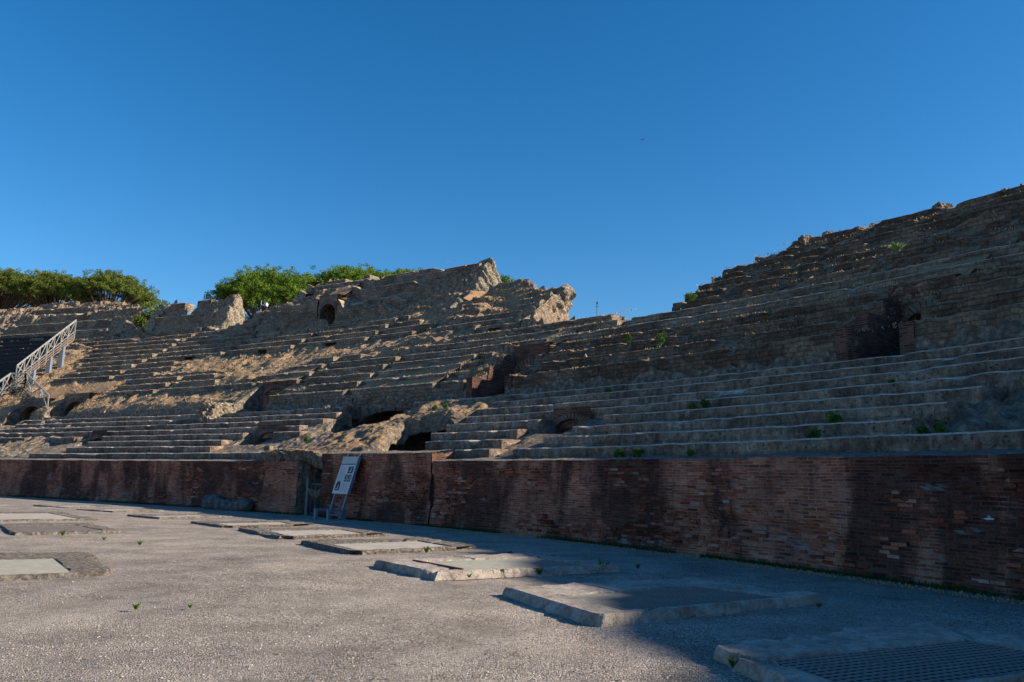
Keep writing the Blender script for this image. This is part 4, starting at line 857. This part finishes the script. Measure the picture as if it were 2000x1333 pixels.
x, y, z = at(792, 529, 100); pine(x, y, z, 3.0, 2.6, 'thin strip of pine crown at the right, low over the central ruin crest', M['pine'], 12)
def bush(px, py, D, R, Hh, label, mat, seed, n=60, cat='bush'):
    x, y, z = at(px, py, D); rg = np.random.default_rng(seed); e = empty('bush', (x, y, 0), label, cat); tr = MB(); c0 = np.array([x, y, z - Hh])
    tr.tube([(x, y, 0), c0], [.2, .14], 6); cs = []
    for i in range(n):
        d = rg.normal(size=3); d /= np.linalg.norm(d); c = np.array([x, y, z - Hh * .5]) + d * np.array([R, R, Hh * .5]) * rg.random() ** .4; cs.append(c)
        if i % 5 == 0: tr.tube([c0, (c0 + c) / 2, c], [.07, .04, .02], 4)
    tr.build('trunk', M['bark'], e); leaves(cs, 60, .55, .13, mat, 'crown', e, flat=.8)
bush(296, 592, 84, 1.5, 4.4, 'olive green bush filling the gap between the two left ruins', M['pine2'], 5, 60); bush(284, 606, 84, .8, 3.6, 'darker low bush against the rounded broken end', M['darkgreen'], 6, 36); bush(318, 588, 88, 1.0, 2.6, 'thin pale bush top just left of the isolated tier fragment', M['pine2'], 7, 24)
bush(982, 541, 66, .9, 1.6, 'small green bush behind the notch right of the highest ruin', M['green'], 8, 30)

def tuft(P, size, n, mat, label, cat='weed', group=None, name='weed', spread=.5, wid=.12):
    V = []; F = []; P = np.array(P, float)
    for i in range(n):
        a = random.uniform(0, 6.283); l = size * random.uniform(.5, 1.1); o = P + np.array([math.cos(a), math.sin(a), 0]) * size * .15 * random.random()
        d = np.array([math.cos(a) * spread, math.sin(a) * spread, 1.0]) * l; w = np.array([-math.sin(a), math.cos(a), 0]) * size * wid * random.uniform(.6, 1.2); k = len(V)
        V += [o, o + d * .5 + w, o + d - np.array([0, 0, l * .15]), o + d * .5 - w]; F.append((k, k + 1, k + 2, k + 3))
    o = mk(name, V, F, mat); return tag(o, label, cat, group)
GW = [(-4.33, 9.98, .10, 'small green weed alone on the gravel at lower left'), (-3.77, 10.17, .06, 'tiny sprout on the open gravel, right of the lone weed'), (1.72, 15.2, .24, 'bright green weed at the right tip of the half shaded opening'),
      (.04, 17.71, .14, 'weed behind the half shaded opening'), (-1.73, 18.0, .16, 'green weed on the front edge of the smooth covered opening'), (-7.2, 24.0, .14, 'green weed on the left end of the buff covered opening'),
      (2.44, 15.78, .10, 'weed in the shaded gravel towards the brick wall'), (.95, 17.3, .10, 'dark weed near the back corner of the half shaded opening'), (1.05, 16.63, .09, 'small weed beside the back edge of the half shaded grate'),
      (5.0, 9.0, .12, 'weed at the back corner of the nearest opening'), (3.81, 12.77, .10, 'weed behind the right corner of the second opening'), (4.15, 11.3, .08, 'weed at the right tip of the second opening'), (2.0, 7.5, .14, 'weed on the left side of the nearest opening frame'),
      (-.62, 13.72, .10, 'weed on the near frame of the half shaded opening'), (.55, 14.35, .13, 'weed under the front edge of the half shaded opening'), (-8.07, 18.5, .12, 'weed on bare gravel between the left and middle openings'), (-10.9, 20.6, .16, 'weed on the front edge of the brown covered opening'), (-9.4, 19.6, .10, 'flat weed in front of the brown covered opening')]
for x, y, sz, lab in GW: tuft((x, y, .01 if 'edge' not in lab else .02), sz, 34, M['green'], lab, group='weeds growing in the arena floor')
SWD = [(15.4, 4.29, 3.76, .34, 'largest round green plant on the right-hand seat rows'), (14.93, 4.29, 3.76, .24, 'thin plant just left of the largest plant on the seats'), (20.9, 2.43, 2.98, .32, 'round green plant on the second seat row at right'), (21.07, 1.5, 2.59, .26, 'green plant on the lowest seat row at right'),
       (15.75, .5, 2.24, .26, 'left one of two ferny plants on the brick wall ledge'), (16.5, .5, 2.24, .26, 'right one of two ferny plants on the brick wall ledge'), (18.34, .5, 2.24, .18, 'small plant on the ledge right of the ferny pair'), (9.04, 7.08, 4.93, .3, 'low green plant on the upper rows above the brick arch'),
       (23.93, 1.5, 2.59, .26, 'spindly brownish plant near the right end of the lowest row'), (23.54, 1.5, 2.59, .22, 'faint thin plant left of the spindly one'), (-4.21, 2.43, 3.1, .3, 'yellow-green plant on the sunlit broken vault'), (.9, 6.15, 4.7, .3, 'right plant in the grass on top of the vault'), (.2, 6.15, 4.7, .24, 'left plant in the grass on top of the vault'),
       (20.5, 5.2, 4.15, .12, 'tiny sprout on the middle of the right rows'), (9.56, 9.6, 7.2, .4, 'bright plant on the brown blocks above the long grey rows'), (7.4, 10.5, 7.7, .3, 'green plant on the tuff rows right of the brick lined passage'), (7.8, 14.3, 10.0, .5, 'green shrub beside the small window at the step in the skyline')]
for s, r, h, sz, lab in SWD:
    c0 = W3(s, r, h) + [0, 0, sz * .42]; cs = c0 + RNG.normal(size=(9, 3)) * sz * np.array([.22, .22, .20])
    tag(leaves(cs, 46, sz * .30, .022 + sz * .05, M['green'], 'plant', flat=1.0), lab, 'plant', 'plants rooted on the seat rows')
tuft(W3(16.0, 14.3, 10.35), .32, 40, m_leaf('pale_leaf', (.25, .34, .10), (.34, .42, .14)), 'pale yellow-green plant high on the right dark slope', cat='plant', name='plant', spread=1.1, wid=.25)
def blades(N, sf, mat, name, label, hmin, hmax, wid=.012, cat='grass'):
    S, R_, H = sf(N); L = RNG.uniform(hmin, hmax, N); P = W3(S, R_, H); a = RNG.uniform(0, 6.283, N); d = np.stack([np.cos(a) * .45, np.sin(a) * .45, np.ones(N)], -1) * L[:, None]; w = np.stack([-np.sin(a), np.cos(a), 0 * a], -1) * wid
    V = np.stack([P - w, P + w, P + d], 1); F = np.arange(N * 3).reshape(N, 3); o = mk(name, V, F, mat); return tag(o, label, cat, kind='stuff')
def base_strip(N):
    S = RNG.uniform(-50, 30, N); dens = fbm(np.stack([S, S * 0, S * 0], -1), .6, 3, 9); k = dens > -.25; S = S[k]; return S, -.02 - .30 * RNG.random(len(S)) ** 1.6, np.zeros(len(S))
def bs(mat, name, label, N, hm, hx, w):
    S, R_, H = base_strip(N); n = len(S)
    return blades(n, lambda N_: (S, R_, H), mat, name, label, hm, hx, w)
bs(M['darkgreen'], 'weed_strip', 'dark low weeds growing along the foot of the brick wall', 17000, .03, .12, .014)
def straw_base(N):
    S = RNG.uniform(5, 28, N); return S, -.25 - .5 * RNG.random(N) ** .8, np.zeros(N)
blades(2200, straw_base, M['straw'], 'dry_litter', 'strip of dry brown litter in front of the right brick wall', .01, .04, .02)
def slope_straw(N):
    S = RNG.uniform(-60, 25, N); R_ = 8.6 + RNG.random(N) * (rim(S) - 8.7); P = np.stack([S, R_, S * 0], -1); k = (fbm(P, .5, 3, 77) > .03) | (RNG.random(N) < .07); S, R_ = S[k], R_[k]
    kk = np.floor((R_ - 8.5) / .98); cov = covered(S, R_); H = np.where(cov > 0, 6.4 + .61 * kk + .0, coretop(S, R_) + .02); H = H + np.where(cov > 0, raised(S, 8.5 + .98 * kk + .2), 0)
    return S, R_, H
S_, R__, H_ = slope_straw(70000)
blades(len(S_), lambda n: (S_, R__, H_), M['straw'], 'dry_grass', 'dry straw grass scattered over the seat slopes', .02, .09, .025)
def rimgrass(N):
    S = RNG.uniform(-58, 26, N); k = fbm(np.stack([S, S * 0, S * 0], -1), .7, 2, 31) > .12; S = S[k]; R_ = rim(S) - .35 * RNG.random(len(S)); return S, R_, coretop(S, R_)
S_, R__, H_ = rimgrass(5200); blades(len(S_), lambda n: (S_, R__, H_), M['straw'], 'rim_grass', 'wispy dry stalks along the broken skyline', .08, .34, .009)
# loose rubble on the bare slopes
N = 6000; S = RNG.uniform(-60, 26, N); R_ = 8.4 + RNG.random(N) * (rim(S) - 8.8); k = (covered(S, R_) < .5) | (RNG.random(N) < .12); S, R_ = S[k], R_[k]; N = len(S); kk = np.floor((R_ - 8.5) / .98)
H = np.where(covered(S, R_) > 0, 6.4 + .61 * kk + raised(S, 8.5 + .98 * kk + .2), coretop(S, R_)); P = W3(S, R_, H); sz = .04 + .11 * RNG.random(N) ** 2.5
oc = np.array([(1, 0, 0), (0, 1, 0), (-1, 0, 0), (0, -1, 0), (0, 0, .8), (0, 0, -.8)]); V = P[:, None] + oc[None] * sz[:, None, None] * RNG.uniform(.6, 1.3, (N, 6, 1)) + RNG.normal(size=(N, 6, 3)) * sz[:, None, None] * .22
F = (np.arange(N)[:, None, None] * 6 + np.array([(0, 1, 4), (1, 2, 4), (2, 3, 4), (3, 0, 4), (1, 0, 5), (2, 1, 5), (3, 2, 5), (0, 3, 5)])[None]).reshape(-1, 3)
o = mk('fallen_rubble', V, F, M['core']); tag(o, 'fallen chunks of masonry strewn over the bare slopes', 'rubble', kind='stuff')

# ------------------------------------------------------------------ skyline bits
for s, r, sz, sd, lab in ((9.75, 20.75, .30, 41, 'left one of the twin masonry stumps on the right skyline'), (10.6, 20.95, .24, 42, 'right one of the twin masonry stumps on the right skyline'), (14.9, 20.75, .28, 43, 'single conical masonry stump high on the right skyline'), (12.3, 21.1, .13, 44, 'tiny stone knob between the stumps on the right skyline'),
                          ):
    rock(bld(s, r, line(r) - .45 + sz * .35), sz, sd, M['core'], 'masonry_stump', None, (1.3, 1, 1.25), 40, lab, 'stone', 'masonry stumps on the skyline', amp=.5)
pe = empty('loudspeaker_pole', bld(-34.2, 23.6, line(23.6) - .5), 'thin white pole with grey horn loudspeaker in front of the big umbrella pine', 'pole')
p0 = W3(-32.9, 22.6, line(22.6)); p_ = MB(); p_.tube([p0 - [0, 0, .6], p0 + [0, 0, 1.9]], .045, 8); p_.build('pole', M['metal'], pe)
hn = MB(); q = p0 + [0, 0, 1.45]; hn.tube([q + [.05, 0, 0], q + [.25, -.1, 0], q + [.62, -.25, .02]], [.05, .09, .18], 12); hn.build('horn', M['greytext'], pe); hn = MB(); hn.box(p0 + [-.06, -.05, .75], .22, .2, .34); hn.build('junction_box', M['metal'], pe)
p2 = MB(); q = W3(2.46, 15.0, line(15.0)); p2.tube([q - [0, 0, .5], q + [0, 0, .42]], .025, 6); p2.box(q + [0, 0, .48], .08, .08, .14); p2.box(q + [0, 0, .30], .14, .03, .03); o = p2.build('antenna_mast', M['iron']); tag(o, 'short thin dark mast standing on the low skyline right of the fractured ruin', 'pole')

def bird(P, span, hdg, label, mat, bank=.0, dihed=.35):
    e = empty('bird', tuple(P), label, 'bird'); f = np.array([math.cos(hdg), math.sin(hdg), 0]); s = np.array([-math.sin(hdg), math.cos(hdg), 0]); u = np.array([0, 0, 1.]); s, u = s * math.cos(bank) + u * math.sin(bank), u * math.cos(bank) - s * math.sin(bank); P = np.array(P)
    b = MB(); L = span * .22; b.tube([P - f * L * 1.3, P - f * L * .8, P, P + f * L * .75, P + f * L, P + f * L * 1.25], [.004, span * .03, span * .06, span * .045, span * .035, .003], 8)
    b.add([P - f * L * .9 + s * .01, P - f * L * 1.7 + s * span * .08, P - f * L * 1.7 - s * span * .08, P - f * L * .9 - s * .01], [(0, 1, 2, 3)])
    for sg in (-1, 1):
        V = []
        for i in range(9):
            t = i / 8; x = span / 2 * t; z = span * dihed * (.55 * math.sin(t * math.pi * .75) * .5); ch = span * .13 * (1 - t ** 2 * .85) + .004; sw = -span * .12 * t ** 1.6 + span * .05 * math.sin(t * 3.1)
            V += [P + s * sg * x + u * z + f * (sw + ch * .6), P + s * sg * x + u * (z - .004) + f * (sw - ch * .6)]
        b.add(V, [(2 * i, 2 * i + 1, 2 * i + 3, 2 * i + 2) for i in range(8)])
    b.build('body', mat, e)
bird(at(1256, 273, 62), .75, 1.9, 'small dark bird gliding high in the empty blue sky', m_simple('bird_brown', (.10, .07, .07), (.22, .17, .16), 5), bank=-.45)
bird(at(1931, 1014, 12.0), .26, -.5, 'small white bird flying low in front of the dark right brick wall', m_simple('bird_white', (.55, .55, .58), (.7, .7, .72), 5), bank=-.35)
print('objects', len(bpy.data.objects), 'verts', sum(len(m.vertices) for m in bpy.data.meshes))
